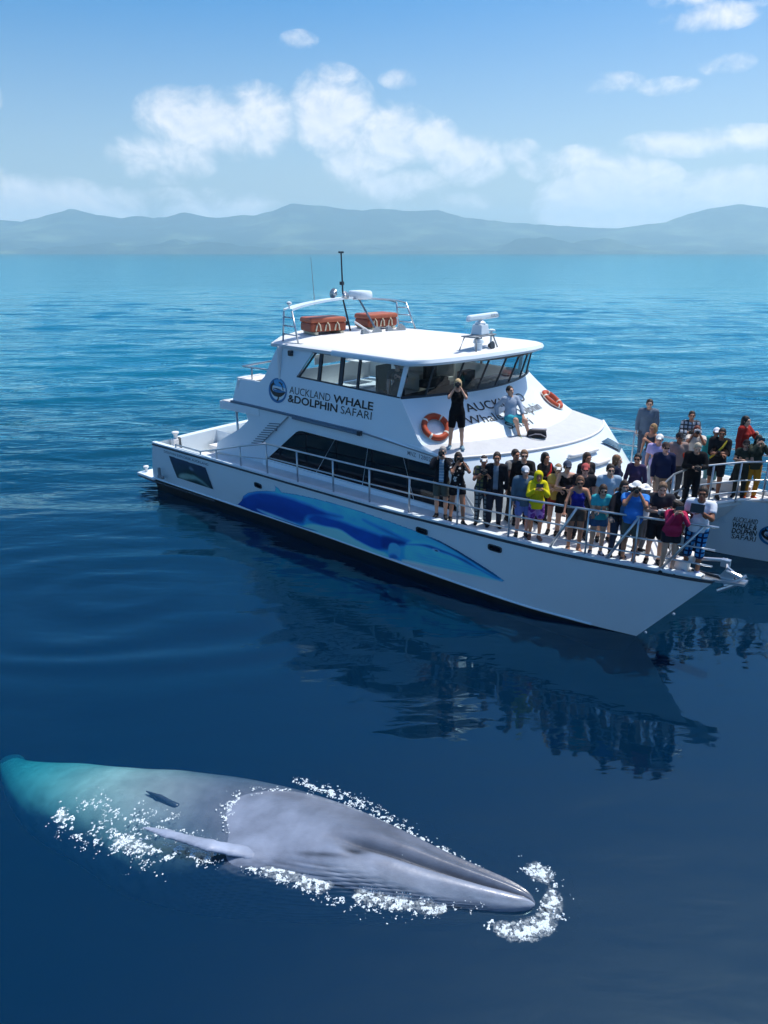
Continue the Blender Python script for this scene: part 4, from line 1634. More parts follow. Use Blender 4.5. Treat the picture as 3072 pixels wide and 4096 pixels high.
# ---- roof gear ---------------------------------------------------
arch = empty('radar_arch'); arch.parent = boat
for (y0, y1, yb) in ((1.42, 1.36, 1), (6.62, 6.66, -1)):
    m_ = MB()
    m_.tube([(5.02, y0, 5.2), (5.0, y0 + .1 * yb, 6.04)], .026, 8)
    m_.tube([(5.72, y1, 5.18), (5.38, y1 + .12 * yb, 6.06)], .026, 8)
    m_.build('arch_leg', steel, arch, smooth=True)
    for k in (.28, .55, .82):
        m_ = MB()
        m_.tube([(5.02, y0 + .1 * yb * k, 5.2 + .84 * k), (5.72 - .34 * k, y1 + .1 * yb * k, 5.18 + .86 * k)], .02, 6)
        m_.build('rung', steel, arch, smooth=True)
    m_ = MB()
    m_.box((5.37, y0 - .02 * yb, 5.205), (.95, .12, .03))
    m_.build('arch_foot', greym, arch)
bow_ = [(y, 6.05 + .22 * math.sin(math.pi * (y - 1.5) / 5.0) ** .7) for y in np.linspace(1.5, 6.5, 15)]
m_ = MB()
m_.grid([[(5.0, y, z), (5.0, y, z + .06), (5.38, y, z + .07), (5.38, y, z + .01)] for y, z in bow_[:8]])
m_.build('arch_beam', white, arch, auto=40)
m_ = MB()
m_.tube([(5.0, y, z) for y, z in bow_[7:]], .028, 8); m_.tube([(5.38, y, z) for y, z in bow_[7:]], .022, 8)
m_.build('arch_bow', steel, arch, smooth=True)
m_ = MB()
m_.tube([(5.3, 3.95, 5.28), (5.05, 3.9, 6.25), (5.02, 3.88, 7.60)], .03, 8, r2=.022)
m_.box((5.03, 3.88, 6.72), (.10, .10, .10)); m_.box((5.02, 3.88, 7.60), (.07, .16, .05)); m_.box((5.05, 3.9, 5.55), (.16, .2, .12))
m_.build('mast', darkrub, arch)
m_ = MB()
m_.tube([(5.1, 2.65, 6.15), (5.02, 2.62, 7.48)], .012, 6, r2=.006)
m_.build('whip_antenna', greym, arch)
m_ = MB()
m_.lathe([(.24, 0), (.36, .03), (.38, .10), (.37, .2), (.33, .25), (.1, .27)], (5.25, 4.45, 6.24), 24)
m_.build('radar_dome', white, arch, auto=40)
m_ = MB()
m_.tube([(5.25, 4.4, 6.24), (5.7, 4.75, 5.26)], .03, 8)
m_.build('dome_strut', bluegrey, arch)
m_ = MB()
m_.lathe([(.05, 0), (.13, .12), (.15, .13)], (5.1, 3.55, 6.42), 12, R=Matrix.Rotation(rad(75), 3, 'X'))
m_.lathe([(.05, 0), (.12, .12), (.13, .13)], (5.25, 3.68, 6.35), 12, R=Matrix.Rotation(rad(70), 3, 'Y'))
m_.build('loudhailer', steel, arch, smooth=True)
m_ = MB()
m_.lathe([(.02, 0), (.02, .1), (.07, .12), (.07, .17), (.02, .19)], (5.2, 1.55, 6.12), 10)
m_.build('gps_puck', white2, arch)
# scanner at the front of the roof
sc_ = empty('radar_scanner'); sc_.parent = boat
SX, SY, SZ = 10.35, 3.25, 5.22
for dy in (-.42, .62):
    m_ = MB()
    m_.tube([(SX - .26, SY + dy, SZ), (SX - .18, SY + dy * .75, SZ + .36), (SX + .18, SY + dy * .75, SZ + .36), (SX + .26, SY + dy, SZ)], .022, 8)
    m_.tube([(SX - .34, SY + dy, SZ + .02), (SX + .34, SY + dy, SZ - .01)], .02, 6)
    m_.build('stand', greym, sc_, smooth=True)
m_ = MB()
m_.box((SX, SY + .08, SZ + .38), (.42, 1.0, .03))
m_.build('platform', greym, sc_)
m_ = MB()
m_.box((SX, SY + .12, SZ + .53), (.34, .40, .26), taper=.8); m_.lathe([(.15, 0), (.13, .05), (.06, .08), (.06, .13)], (SX, SY + .12, SZ + .66), 14)
m_.build('gearbox', white, sc_, bevel=.03)
m_ = MB()
ang = rad(4)
Rz = Matrix.Rotation(ang, 3, 'Z')
m_.box((SX, SY + .22, SZ + .84), (.13, 1.62, .15), rot=Rz, taper=.9)
m_.build('scanner_bar', white, sc_, bevel=.045)
V_, F_ = text_mesh('FURUNO', .12, .01)
w_ = max(v.x for v in V_)
m_ = MB()
m_.add([Vector((SX + .072, SY + .50 + v.x * .42 / w_, SZ + .80 + v.y)) for v in V_], F_)
m_.build('lettering', bluegrey, sc_, fix=False)
m_ = MB()
m_.lathe([(.10, 0), (.10, .2), (.14, .22), (.12, .3), (.05, .34)], (SX + .12, SY - .12, SZ), 14)
m_.build('searchlight', white, sc_, auto=40)
m_ = MB()
m_.lathe([(.03, 0), (.03, .44), (.10, .45), (.10, .49), (.03, .51)], (SX + .05, SY + .58, SZ), 12)
m_.build('gps_puck', white, sc_, auto=40)
m_ = MB()
m_.lathe([(.05, 0), (.10, .10), (.11, .12)], (SX + .2, SY + .25, SZ + .12), 12, R=Matrix.Rotation(rad(80), 3, 'Y'))
m_.build('horn', darkrub, sc_)
# dinghy chocks
for (x, y) in ((6.1, 3.95), (6.05, 5.15)):
    m_ = MB()
    m_.prism([(x, y - .45, 5.29), (x, y + .45, 5.29), (x, y + .42, 5.40), (x, y + .25, 5.50), (x, y + .05, 5.34), (x, y - .15, 5.34), (x, y - .32, 5.48), (x, y - .42, 5.46)], (.09, 0, 0))
    m_.build('dinghy_chock', greym, boat)
m_ = MB()
m_.tube([(6.1, 4.05, 5.30), (5.5, 3.9, 5.62)], .03, 6)
m_.build('davit_arm', white2, boat)

# ================================================================== things on the boat
# ---- liferaft containers on the roof
raftm = mat('raft_fibreglass', srgb(150, 72, 48), .5, .4, vary=.12, vscale=6)
raftlid = mat('raft_lid', srgb(172, 92, 66), .5, .4, vary=.1, vscale=6)
strapm = mat('cream_strap', (0.62, 0.56, 0.42), .7, .3)


def life_raft(x, y, rz, label):
    r = empty('life_raft', b2w((x, y, roof_z(x, y) + .085)), BYAW + rz)
    tag(r, label, 'life raft', 'life raft containers on the roof')
    m_ = MB(); m_.box((0, 0, .20), (1.18, .74, .26)); m_.build('lower_shell', raftm, r, bevel=.06)
    m_ = MB(); m_.box((0, 0, .40), (1.22, .78, .15), taper=.96); m_.build('lid', raftlid, r, bevel=.05)
    for sx in (-.42, .42):
        m_ = MB(); m_.box((sx, 0, .035), (.10, .80, .07)); m_.build('cradle', strapm, r)
    for sx in (-.36, -.06, .26):
        for sy in (-1, 1):
            m_ = MB(); m_.tube([(sx - .08, sy * .395, .10), (sx - .05, sy * .41, .26), (sx, sy * .41, .33), (sx + .05, sy * .41, .26), (sx + .08, sy * .395, .10)], .022, 6)
            m_.build('strap', strapm, r, smooth=True)
    for sy in (-.2, .2):
        m_ = MB(); m_.tube([(.605, sy - .05, .12), (.63, sy, .3), (.605, sy + .05, .12)], .022, 6); m_.build('strap', strapm, r, smooth=True)


life_raft(5.02, 3.05, rad(72), 'terracotta life raft box beside the ladder end of the radar arch')
life_raft(5.2, 5.25, rad(80), 'terracotta life raft box on roof behind the dinghy chocks')

# ---- lifebuoys hung on the front slope
orange = mat('lifebuoy_orange', srgb(176, 72, 44), .6, .3, vary=.08)
bandw = mat('lifebuoy_white', (.72, .68, .6), .6, .3)


def lifebuoy(u, v, label):
    p = slope(wb, bi, u, v, .075, -.05)
    e = 1e-3
    du = (slope(wb, bi, u + e, v) - slope(wb, bi, u - e, v)).normalized()
    dv = (slope(wb, bi, u, v + e) - slope(wb, bi, u, v - e))
    dv = (dv - du * dv.dot(du)).normalized()
    nn = du.cross(dv)
    R = Matrix((du, dv, nn)).transposed()
    r = empty('lifebuoy')
    r.matrix_world = Matrix.Translation(b2w(p)) @ (Matrix.Rotation(BYAW, 3, 'Z') @ R).to_4x4()
    tag(r, label, 'lifebuoy', 'lifebuoys on the front of the wheelhouse')
    m_ = MB()
    N, n = 40, 12
    m_.grid([[(math.cos(a) * (.30 + .075 * math.cos(b)), math.sin(a) * (.30 + .075 * math.cos(b)), .07 * math.sin(b)) for b in [2 * math.pi * j / n for j in range(n)]] for a in [2 * math.pi * i / N for i in range(N + 1)]], closed=True)
    m_.build('ring', orange, r, smooth=True)
    for k in range(4):
        m_ = MB()
        a0 = k * math.pi / 2 + .6
        m_.grid([[(math.cos(a) * (.30 + .079 * math.cos(b)), math.sin(a) * (.30 + .079 * math.cos(b)), .074 * math.sin(b)) for b in [2 * math.pi * j / n for j in range(n)]] for a in [a0 + .16 * i / 3 for i in range(4)]], closed=True)
        m_.build('band', bandw, r, smooth=True)
    m_ = MB()
    m_.tube([(math.cos(a) * (.39 + .02 * math.cos(4 * a)), math.sin(a) * (.39 + .02 * math.cos(4 * a)), .02) for a in [2 * math.pi * i / 40 for i in range(41)]], .010, 5, caps=False)
    m_.build('grab_line', bandw, r)


lifebuoy(-.85, .66, 'orange lifebuoy on near side of the sloping wheelhouse front')
lifebuoy(.74, .62, 'orange lifebuoy on far side of the sloping wheelhouse front')

# step along the far bulwark where some of the crowd stand higher
m_ = MB(); m_.box((14.9, 7.25, 1.79), (3.2, .75, .26))
m_.build('deck_step', deckm, boat, bevel=.02)

# ---- people ------------------------------------------------------
SKIN = {'light': srgb(205, 160, 135), 'tan': srgb(178, 125, 98), 'brown': srgb(140, 92, 68), 'pink': srgb(212, 158, 140)}
eye_m = mat('dark_eye', (.02, .015, .012), .3, .5)
lip_m = mat('lip', srgb(160, 90, 85), .5, .4)


def skin_mat(k):
    return mat('skin_' + k, SKIN[k], .55, .35, vary=.05, vscale=8)


def cloth(c, pat=None):
    name = 'cloth_%d_%d_%d' % tuple(int(v) for v in c) + (('_' + pat) if pat else '')
    if name in _mats:
        return _mats[name]
    m = mat(name, srgb(*c), .85, .15, vary=.10, vscale=9, bump=.35, bscale=18)
    if pat:
        nt = m.node_tree
        b = nt.nodes['Principled BSDF']
        tc = nt.nodes.new('ShaderNodeTexCoord')
        c2 = {'plaid': srgb(190, 200, 210), 'plaid_blue': srgb(12, 40, 80), 'floral': srgb(215, 215, 215), 'stripe': srgb(205, 222, 235), 'purple': srgb(105, 55, 140), 'check': srgb(60, 65, 72)}[pat]
        mx = nt.nodes.new('ShaderNodeMix'); mx.data_type = 'RGBA'
        mx.inputs['A'].default_value = (*srgb(*c), 1); mx.inputs['B'].default_value = (*c2, 1)
        if pat in ('floral', 'purple'):
            v = nt.nodes.new('ShaderNodeTexVoronoi'); v.inputs['Scale'].default_value = 11
            nt.links.new(tc.outputs['Object'], v.inputs['Vector'])
            g = nt.nodes.new('ShaderNodeMath'); g.operation = 'LESS_THAN'; g.inputs[1].default_value = .30 if pat == 'floral' else .45
            nt.links.new(v.outputs['Distance'], g.inputs[0])
            nt.links.new(g.outputs[0], mx.inputs['Factor'])
        else:
            sp = nt.nodes.new('ShaderNodeSeparateXYZ'); nt.links.new(tc.outputs['Object'], sp.inputs[0])
            fs = []
            for i, fq in ((0, 62), (2, 62)) if pat != 'stripe' else ((2, 90),):
                s1 = nt.nodes.new('ShaderNodeMath'); s1.operation = 'MULTIPLY'; s1.inputs[1].default_value = fq
                nt.links.new(sp.outputs[i], s1.inputs[0])
                s2 = nt.nodes.new('ShaderNodeMath'); s2.operation = 'SINE'; nt.links.new(s1.outputs[0], s2.inputs[0])
                s3 = nt.nodes.new('ShaderNodeMath'); s3.operation = 'GREATER_THAN'; s3.inputs[1].default_value = .45
                nt.links.new(s2.outputs[0], s3.inputs[0]); fs.append(s3.outputs[0])
            f = fs[0]
            if len(fs) > 1:
                ad = nt.nodes.new('ShaderNodeMath'); ad.operation = 'MAXIMUM'
                nt.links.new(fs[0], ad.inputs[0]); nt.links.new(fs[1], ad.inputs[1]); f = ad.outputs[0]
            nt.links.new(f, mx.inputs['Factor'])
        nt.links.new(mx.outputs['Result'], b.inputs['Base Color'])
    return m


def rotm(ax, a):
    return np.array(Matrix.Rotation(a, 3, ax))


def make_head(male):
    j = 1.0 if male else .92
    pr = [ell((0, .015, .155), (.078, .098, .104)), ell((0, -.028, .085), (.060 * j, .066, .078)), ell((0, -.055, .03), (.034 * j, .034, .028)), cap((0, .015, -.09), (0, .005, .06), .060 * j, .055 * j),
          cap((0, -.094, .140), (0, -.112, .106), .010, .016), cap((-.016, -.098, .102), (.016, -.098, .102), .011), cap((-.045, -.078, .165), (.045, -.078, .165), .018),
          ell((-.048, -.058, .110), (.022, .026, .024)), ell((.048, -.058, .110), (.022, .026, .024)), cap((-.02, -.088, .066), (.02, -.088, .066), .012)]

    def post(F, P):
        for sx in (-1, 1):
            d = np.sqrt((((P - np.array((sx * .033, -.098, .142))) / np.array((.020, .020, .013))) ** 2).sum(-1)) - 1
            F = np.maximum(F, -d * .012)
        return F
    V, Q = sdf_mesh(pr, .0115, .016, post)
    eV, eQ = [], []
    for sx in (-1, 1):
        a, b = sdf_mesh([ell((sx * .080, .012, .128), (.013, .024, .034)), ell((sx * .078, .006, .108), (.010, .014, .016))], .011, .01)
        eQ.append(b + len(V) + sum(len(q) for q in eV)); eV.append(a)
    V = np.concatenate([V] + eV); Q = np.concatenate([Q] + eQ)
    C = V[Q].mean(1)
    mi = np.zeros(len(Q), int)
    for sx in (-1, 1):
        mi[np.hypot((C[:, 0] - sx * .033) / .017, (C[:, 2] - .143) / .010) + (C[:, 1] > -.06) * 9 < 1] = 1
        mi[np.hypot((C[:, 0] - sx * .036) / .024, (C[:, 2] - .172) / .0065) + (C[:, 1] > -.06) * 9 < 1] = 3
    mi[np.hypot(C[:, 0] / .026, (C[:, 2] - .066) / .010) + (C[:, 1] > -.07) * 9 < 1] = 2
    return V, Q, mi


def make_hand(curl):
    """Right hand, wrist at the origin, fingers along -Z, palm facing -X, thumb towards -Y."""
    pr = [ell((0, -.002, -.050), (.016, .042, .048)), cap((0, 0, .03), (0, 0, -.02), .026, .024, (1.25, 1, 1))]
    fin = [(-.030, .072, .0085), (-.010, .080, .009), (.011, .075, .0085), (.030, .060, .0078)]
    for (y, L, r) in fin:
        p0 = np.array((0, y, -.085)); a = 0.25 * curl
        p = p0
        for s, k in ((.45, .55), (.32, 1.0), (.23, 1.0)):
            a += curl * k * .75
            q = p + L * s * np.array((-math.sin(a), 0, -math.cos(a)))
            pr.append(cap(p, q, r, r * .88)); p = q
    p = np.array((-.006, -.036, -.035))
    for s, d in ((.035, (-.45, -.62, -.64)), (.030, (-.55 - .2 * curl, -.18, -.80)), (.024, (-.6 - .3 * curl, .0, -.75))):
        d = np.array(d) / np.linalg.norm(d)
        q = p + s * d
        pr.append(cap(p, q, .0105, .009)); p = q
    return sdf_mesh(pr, .0062, .007)


_HEADS = {True: make_head(True), False: make_head(False)}
_HANDS = {'curl': make_hand(1.15), 'relax': make_hand(.45)}


def ik(a, c, l1, l2, hint):
    a, c = np.array(a, float), np.array(c, float)
    d = c - a
    L = np.linalg.norm(d)
    if L > (l1 + l2) * .995:
        c = a + d / L * (l1 + l2) * .995
        d = c - a; L = np.linalg.norm(d)
    n = d / L
    x = (l1 * l1 - l2 * l2 + L * L) / (2 * L)
    h = math.sqrt(max(l1 * l1 - x * x, 0))
    hv = np.array(hint, float); hv = hv - n * (hv @ n); hv /= max(np.linalg.norm(hv), 1e-6)
    return a + n * x + hv * h, c


POSES = {
    'down': (((-.25, -.03, .84), (-.6, .5, 0)), ((.25, -.03, .84), (.6, .5, 0)), 'relax'),
    'cam': (((-.075, -.20, 1.56), (-.6, -.2, -1)), ((.075, -.20, 1.56), (.6, -.2, -1)), 'curl'),
    'camlow': (((-.07, -.28, 1.38), (-.6, 0, -1)), ((.07, -.28, 1.38), (.6, 0, -1)), 'curl'),
    'phone': (((-.06, -.31, 1.22), (-.7, .1, -.8)), ((.06, -.31, 1.22), (.7, .1, -.8)), 'curl'),
    'rail': (((-.30, -.36, 1.02), (-.8, .4, 0)), ((.30, -.36, 1.02), (.8, .4, 0)), 'curl'),
    'onehand': (((-.25, -.04, .84), (-.6, .5, 0)), ((.05, -.30, 1.36), (.7, .1, -.8)), 'curl'),
    'folded': (((.06, -.20, 1.16), (-.9, .1, -.5)), ((-.06, -.22, 1.20), (.9, .1, -.5)), 'curl'),
    'sit': (((-.33, .16, .98), (-.8, .5, .1)), ((.16, -.33, 1.02), (.8, .2, -.2)), 'relax'),
    'raise': (((-.25, -.03, .84), (-.6, .5, 0)), ((.40, -.30, 1.42), (.7, .1, -.8)), 'curl'),
}


def person(label, x, y, H, face, male, pose, top, bottoms, hair=None, hat=None, skin='light', glasses=False, lean=0.0, z0=1.66, feet=None, hipz=.93, shoes=(40, 42, 46), head=(0, 0), inner=None, bag=None, build=1.0, strap=None):
    """Figure in body space (1.75 m tall, facing -Y), then scaled, leaned and placed."""
    S = H / 1.75
    dz = hipz - .93
    sx = (.185 if male else .160) * (1 + (build - 1) * .6)
    bw = build
    up = np.array((0, 0, dz))
    (lh, lhint), (rh, rhint), hk = POSES[pose]
    sh = {-1: np.array((-sx, .01, 1.425)) + up, 1: np.array((sx, .01, 1.425)) + up}
    el, wr = {}, {}
    for s, t, hint in ((-1, lh, lhint), (1, rh, rhint)):
        el[s], wr[s] = ik(sh[s], np.array(t) + up, .285, .255, hint)
    if feet is None:
        feet = ((-.11, .02, 0), (.11, -.02, 0))
    hip = {-1: np.array((-.092, 0, hipz)), 1: np.array((.092, 0, hipz))}
    kn, an = {}, {}
    for s, f in ((-1, feet[0]), (1, feet[1])):
        kn[s], an[s] = ik(hip[s], np.array((f[0], f[1] + .03, f[2] + .085)), .43, .425, (s * .12, -1, .25))
    cw = .165 if male else .145
    tors = [ell(np.array((0, .0, .98)) + up, (.165 * bw, .118 * bw, .135)), ell(np.array((0, .0, 1.12)) + up, ((.145 if male else .128) * bw, .105 * bw, .15)), ell(np.array((0, .0, 1.29)) + up, (cw * bw, .112 * bw, .175)),
            cap(sh[-1] * np.array((.72, 1, 1)) + np.array((0, 0, .0)), sh[1] * np.array((.72, 1, 1)), .068)]
    if not male:
        tors += [ell(np.array((sg * .068, -.088, 1.275)) + up, (.058, .05, .058)) for sg in (-1, 1)]
    if build > 1.1:
        tors.append(ell(np.array((0, -.05, 1.08)) + up, (.15 * bw, .13 * bw, .15)))
    arm_r = .050 if male else .043
    arms_u = {s: cap(sh[s], el[s], arm_r + .006, arm_r * .86) for s in (-1, 1)}
    arms_l = {s: cap(el[s], wr[s], arm_r * .88, arm_r * .58) for s in (-1, 1)}
    th = {s: cap(hip[s], kn[s], .090 * bw, .058) for s in (-1, 1)}
    ca = {s: cap(kn[s], an[s], .055, .038) for s in (-1, 1)}
    calf = [ell(kn[s] * .62 + an[s] * .38 + np.array((0, .018, 0)), (.046, .05, .10)) for s in (-1, 1)] if hipz > .8 else []
    toe = {s: an[s] + np.array((s * .035, -.15, -.045)) for s in (-1, 1)}
    ft = {s: cap(an[s] + np.array((0, .025, -.045)), toe[s], .038, .032, (1, 1, 1.15)) for s in (-1, 1)}
    neck = cap(np.array((0, .02, 1.44)) + up, np.array((0, .0, 1.53)) + up, .060, .055)
    hs = [h_ for d in (arms_u, arms_l, th, ca, ft) for h_ in d.values()]
    V, Q = sdf_mesh(tors + [neck] + hs + calf, .0235, .030)
    mi = np.zeros(len(Q), int)
    parts_v, parts_q, parts_m = [V], [Q], [mi]
    nv = len(V)
    # head
    HV, HQ, HM = _HEADS[male]
    R = rotm('Z', rad(head[0])) @ rotm('X', rad(head[1]))
    hb = np.array((0, .005, 1.485)) + up
    hv = HV @ R.T + hb
    parts_v.append(hv); parts_q.append(HQ + nv); parts_m.append(HM); nv += len(hv)
    # hands
    GV, GQ = _HANDS[hk]
    for s in (-1, 1):
        d = wr[s] - el[s]; d /= np.linalg.norm(d)
        # hand basis: -Z along the forearm, palm (-X) towards the body midline / down
        zc = -d
        pal = np.array((-s, 0, -.35)) if pose in ('down', 'cam', 'camlow', 'phone', 'onehand', 'raise') else np.array((-.2 * s, 0, -1.0))
        xc = -(pal - zc * (pal @ zc)); xc /= np.linalg.norm(xc)
        yc = np.cross(zc, xc)
        if yc[1] < 0:
            pass
        B = np.stack([xc, yc, zc], 1)
        g = GV.copy()
        if (yc[1] < 0):
            g[:, 1] *= -1
            q = GQ[:, ::-1]
        else:
            q = GQ
        g = (g * 1.0) @ B.T + wr[s]
        parts_v.append(g); parts_q.append(q + nv); parts_m.append(np.zeros(len(q), int)); nv += len(g)

    root = empty('person', b2w((x, y, z0)), rad(face))
    tag(root, label, 'person', 'people on the boat')

    def bend(v):
        v = np.array(v, float)
        if lean:
            c = np.array((0, 0, .95 + dz))
            w = np.clip((v[:, 2] - (.85 + dz)) / .35, 0, 1); w = w * w * (3 - 2 * w)
            a = rad(lean) * w
            dy, dzz = v[:, 1], v[:, 2] - c[2]
            ny = dy * np.cos(a) - dzz * np.sin(a)
            nzv = dy * np.sin(a) + dzz * np.cos(a)
            v = np.stack([v[:, 0], ny, nzv + c[2]], 1)
        return v * S

    def put(name, v, q, m, parent=root, mi=None):
        return np_obj(name, bend(v), q, m, parent, True, mi)
    hair_c = hair[1] if hair else (60, 45, 35)
    hm = mat('hair_%d_%d_%d' % tuple(hair_c), srgb(*hair_c), .6, .4, vary=.25, vscale=30, bump=.4, bscale=60)
    put('body', np.concatenate(parts_v), np.concatenate(parts_q), [skin_mat(skin), eye_m, lip_m, hm], mi=np.concatenate(parts_m))

    # ---- clothing
    seed = rng.random() * 20

    def folds(F, P, a=.006):
        return F + a * 2 * (vnoise(P[..., 0] * 9 + seed, P[..., 1] * 9 + seed, P[..., 2] * 5 + seed) - .5)

    def infl(p, r):
        if p[0] == 'c':
            return ('c', p[1], p[2], p[3] + r, p[4] + r, p[5])
        return ('e', p[1], p[2] + r, p[3])

    def part(p, f):
        """Leading fraction of a tapered capsule."""
        return ('c', p[1], p[1] + (p[2] - p[1]) * f, p[3], p[3] + (p[4] - p[3]) * f, p[5])
    kind, tc_ = top[0], top[1]
    pat = top[2] if len(top) > 2 else None
    r_ = {'tank': .010, 'tee': .017, 'long': .018, 'jacket': .030, 'hoodie': .032, 'dress': .012}[kind]
    pr = [infl(p, r_) for p in tors]
    hem = {'tank': .93, 'tee': .90, 'long': .90, 'jacket': .84, 'hoodie': .82, 'dress': .60}[kind] + dz
    if kind in ('jacket', 'hoodie', 'tee', 'long'):
        pr.append(cap(np.array((0, 0, 1.1)) + up, np.array((0, -.005, hem)), (.155 if male else .14) * bw + r_ * .5, (.172 if male else .168) * bw + r_ * .7, (1, 1.32, 1)))
    if kind == 'dress':
        pr.append(cap(np.array((0, 0, 1.0)) + up, np.array((0, 0, hem)), .16, .185, (1, 1.3, 1)))
    cuts = []
    for s in (-1, 1):
        if kind in ('tee', 'dress'):
            pr.append(infl(part(arms_u[s], .62), r_ + .006))
            cuts.append((el[s] * .62 + sh[s] * .38, el[s] - sh[s]))
        elif kind in ('long', 'jacket', 'hoodie'):
            pr += [infl(arms_u[s], r_ * .85), infl(arms_l[s], r_ * .8)]
            cuts.append((wr[s] * .94 + el[s] * .06, wr[s] - el[s]))

    def top_post(F, P):
        F = folds(F, P, .012 if kind in ('jacket', 'hoodie') else .008)
        F = np.maximum(F, hem - P[..., 2])
        nk = np.array((0, -.035, 1.525 if kind != 'tank' else 1.50)) + up
        nr = {'tank': .105, 'tee': .075, 'long': .072, 'jacket': .075, 'hoodie': .07, 'dress': .09}[kind]
        F = np.maximum(F, nr - np.sqrt((((P - nk) / np.array((1, 1, 1.15))) ** 2).sum(-1)))
        if kind == 'tank':
            for s in (-1, 1):
                F = np.maximum(F, .085 - np.sqrt(((P - (sh[s] + np.array((s * .01, 0, .0)))) ** 2).sum(-1)))
            F = np.maximum(F, P[..., 2] - (1.44 + dz))
        for c, d in cuts:
            d = d / np.linalg.norm(d)
            near = np.sqrt(((P - c) ** 2).sum(-1)) < .17
            F = np.where(near, np.maximum(F, (P - c) @ d), F)
        if inner is not None:
            # open front
            F = np.maximum(F, np.minimum(.052 - np.abs(P[..., 0] + .0), -P[..., 1] - .03) * np.where(P[..., 1] < -.02, 1, -1))
        return F
    v, q = sdf_mesh(pr, .021, .022, top_post)
    put({'tank': 'tank_top', 'tee': 'shirt', 'long': 'shirt', 'jacket': 'jacket', 'hoodie': 'hooded_top', 'dress': 'dress'}[kind], v, q, cloth(tc_, pat))
    if inner is not None:
        v, q = sdf_mesh([infl(p, .012) for p in tors], .023, .02, lambda F, P: np.maximum(np.maximum(F, (.92 + dz) - P[..., 2]), np.maximum(.07 - np.sqrt(((P - (np.array((0, -.03, 1.52)) + up)) ** 2).sum(-1)), -1)))
        put('shirt', v, q, cloth(*inner))
    if bottoms:
        bk, bc = bottoms[0], bottoms[1]
        bp = bottoms[2] if len(bottoms) > 2 else None
        pr = [infl(tors[0], .012)]
        cut2 = []
        for s in (-1, 1):
            if bk in ('shorts', 'short_shorts'):
                f = .86 if bk == 'shorts' else .48
                a = part(th[s], f)
                pr.append(('c', a[1], a[2], a[3] + .016, a[4] + .026, None))
                cut2.append((a[2], a[2] - a[1]))
            elif bk == 'long_shorts':
                a = part(ca[s], .25)
                pr += [infl(th[s], .022), ('c', a[1], a[2], a[3] + .034, a[4] + .036, None)]
                cut2.append((a[2], a[2] - a[1]))
            elif bk == 'trousers':
                pr += [infl(th[s], .018), ('c', ca[s][1], ca[s][2], .072, .062, None)]
                cut2.append((an[s] * .96 + kn[s] * .04, an[s] - kn[s]))
        if bk == 'skirt':
            pr.append(cap(np.array((0, 0, .95)) + up, np.array((0, 0, .58)), .15, .20, (1, 1.25, 1)))

        def bot_post(F, P):
            F = folds(F, P, .009)
            F = np.maximum(F, P[..., 2] - (1.03 + dz))
            if bk == 'skirt':
                F = np.maximum(F, .58 - P[..., 2])
            for c, d in cut2:
                d = d / np.linalg.norm(d)
                near = np.sqrt(((P - c) ** 2).sum(-1)) < .15
                F = np.where(near, np.maximum(F, (P - c) @ d), F)
            return F
        v, q = sdf_mesh(pr, .023, .02, bot_post)
        put({'shorts': 'shorts', 'short_shorts': 'shorts', 'long_shorts': 'shorts', 'trousers': 'trousers', 'skirt': 'skirt'}[bk], v, q, cloth(bc, bp))
    if shoes:
        for s in (-1, 1):
            v, q = sdf_mesh([infl(ft[s], .012), cap(an[s] + np.array((0, .03, -.04)), an[s] + np.array((0, .0, .0)), .045, .046)], .018, .02, lambda F, P: np.maximum(F, (an[s][2] - .085) - P[..., 2]))
            put('shoe', v, q, cloth(shoes))
    # ---- hair / hat
    def headput(name, v, q, m):
        return put(name, v @ R.T + hb, q, m)
    if hair and not (hat and hat[0] == 'hood'):
        st = hair[0]
        pr = [ell((0, .022, .165), (.089, .106, .112))]
        if st == 'bob':
            pr += [ell((sg * .06, .03, .09), (.038, .06, .085)) for sg in (-1, 1)] + [ell((0, .07, .09), (.075, .045, .10))]
        if st == 'long':
            pr += [cap((sg * .065, .03, .13), (sg * .085, .02, -.08), .038, .030) for sg in (-1, 1)] + [cap((0, .075, .14), (0, .095, -.14), .070, .055, (1, 1.4, 1))]
        if st == 'curly':
            for _ in range(16):
                a = rng.random() * 6.28
                zz = .08 + .17 * rng.random()
                pr.append(ell((.085 * math.cos(a), .03 + .09 * max(-.3, math.sin(a)), zz), (.038, .038, .038)))
        if st == 'pony':
            pr += [cap((0, .11, .20), (0, .15, .05), .032, .02)]

        def hpost(F, P):
            F = F + .007 * 2 * (vnoise(P[..., 0] * 45 + seed, P[..., 1] * 45, P[..., 2] * 16) - .5)
            face_ = np.sqrt((((P - np.array((0, -.112, .105))) / np.array((.074, .10, .108 if st != 'short' else .122))) ** 2).sum(-1)) - 1
            F = np.maximum(F, -face_ * .05)
            if st == 'short':
                F = np.maximum(F, .098 + np.where(P[..., 1] < .03, .035, 0) - P[..., 2])
            return F
        v, q = sdf_mesh(pr, .0145, .02, hpost)
        headput('hair', v, q, hm)
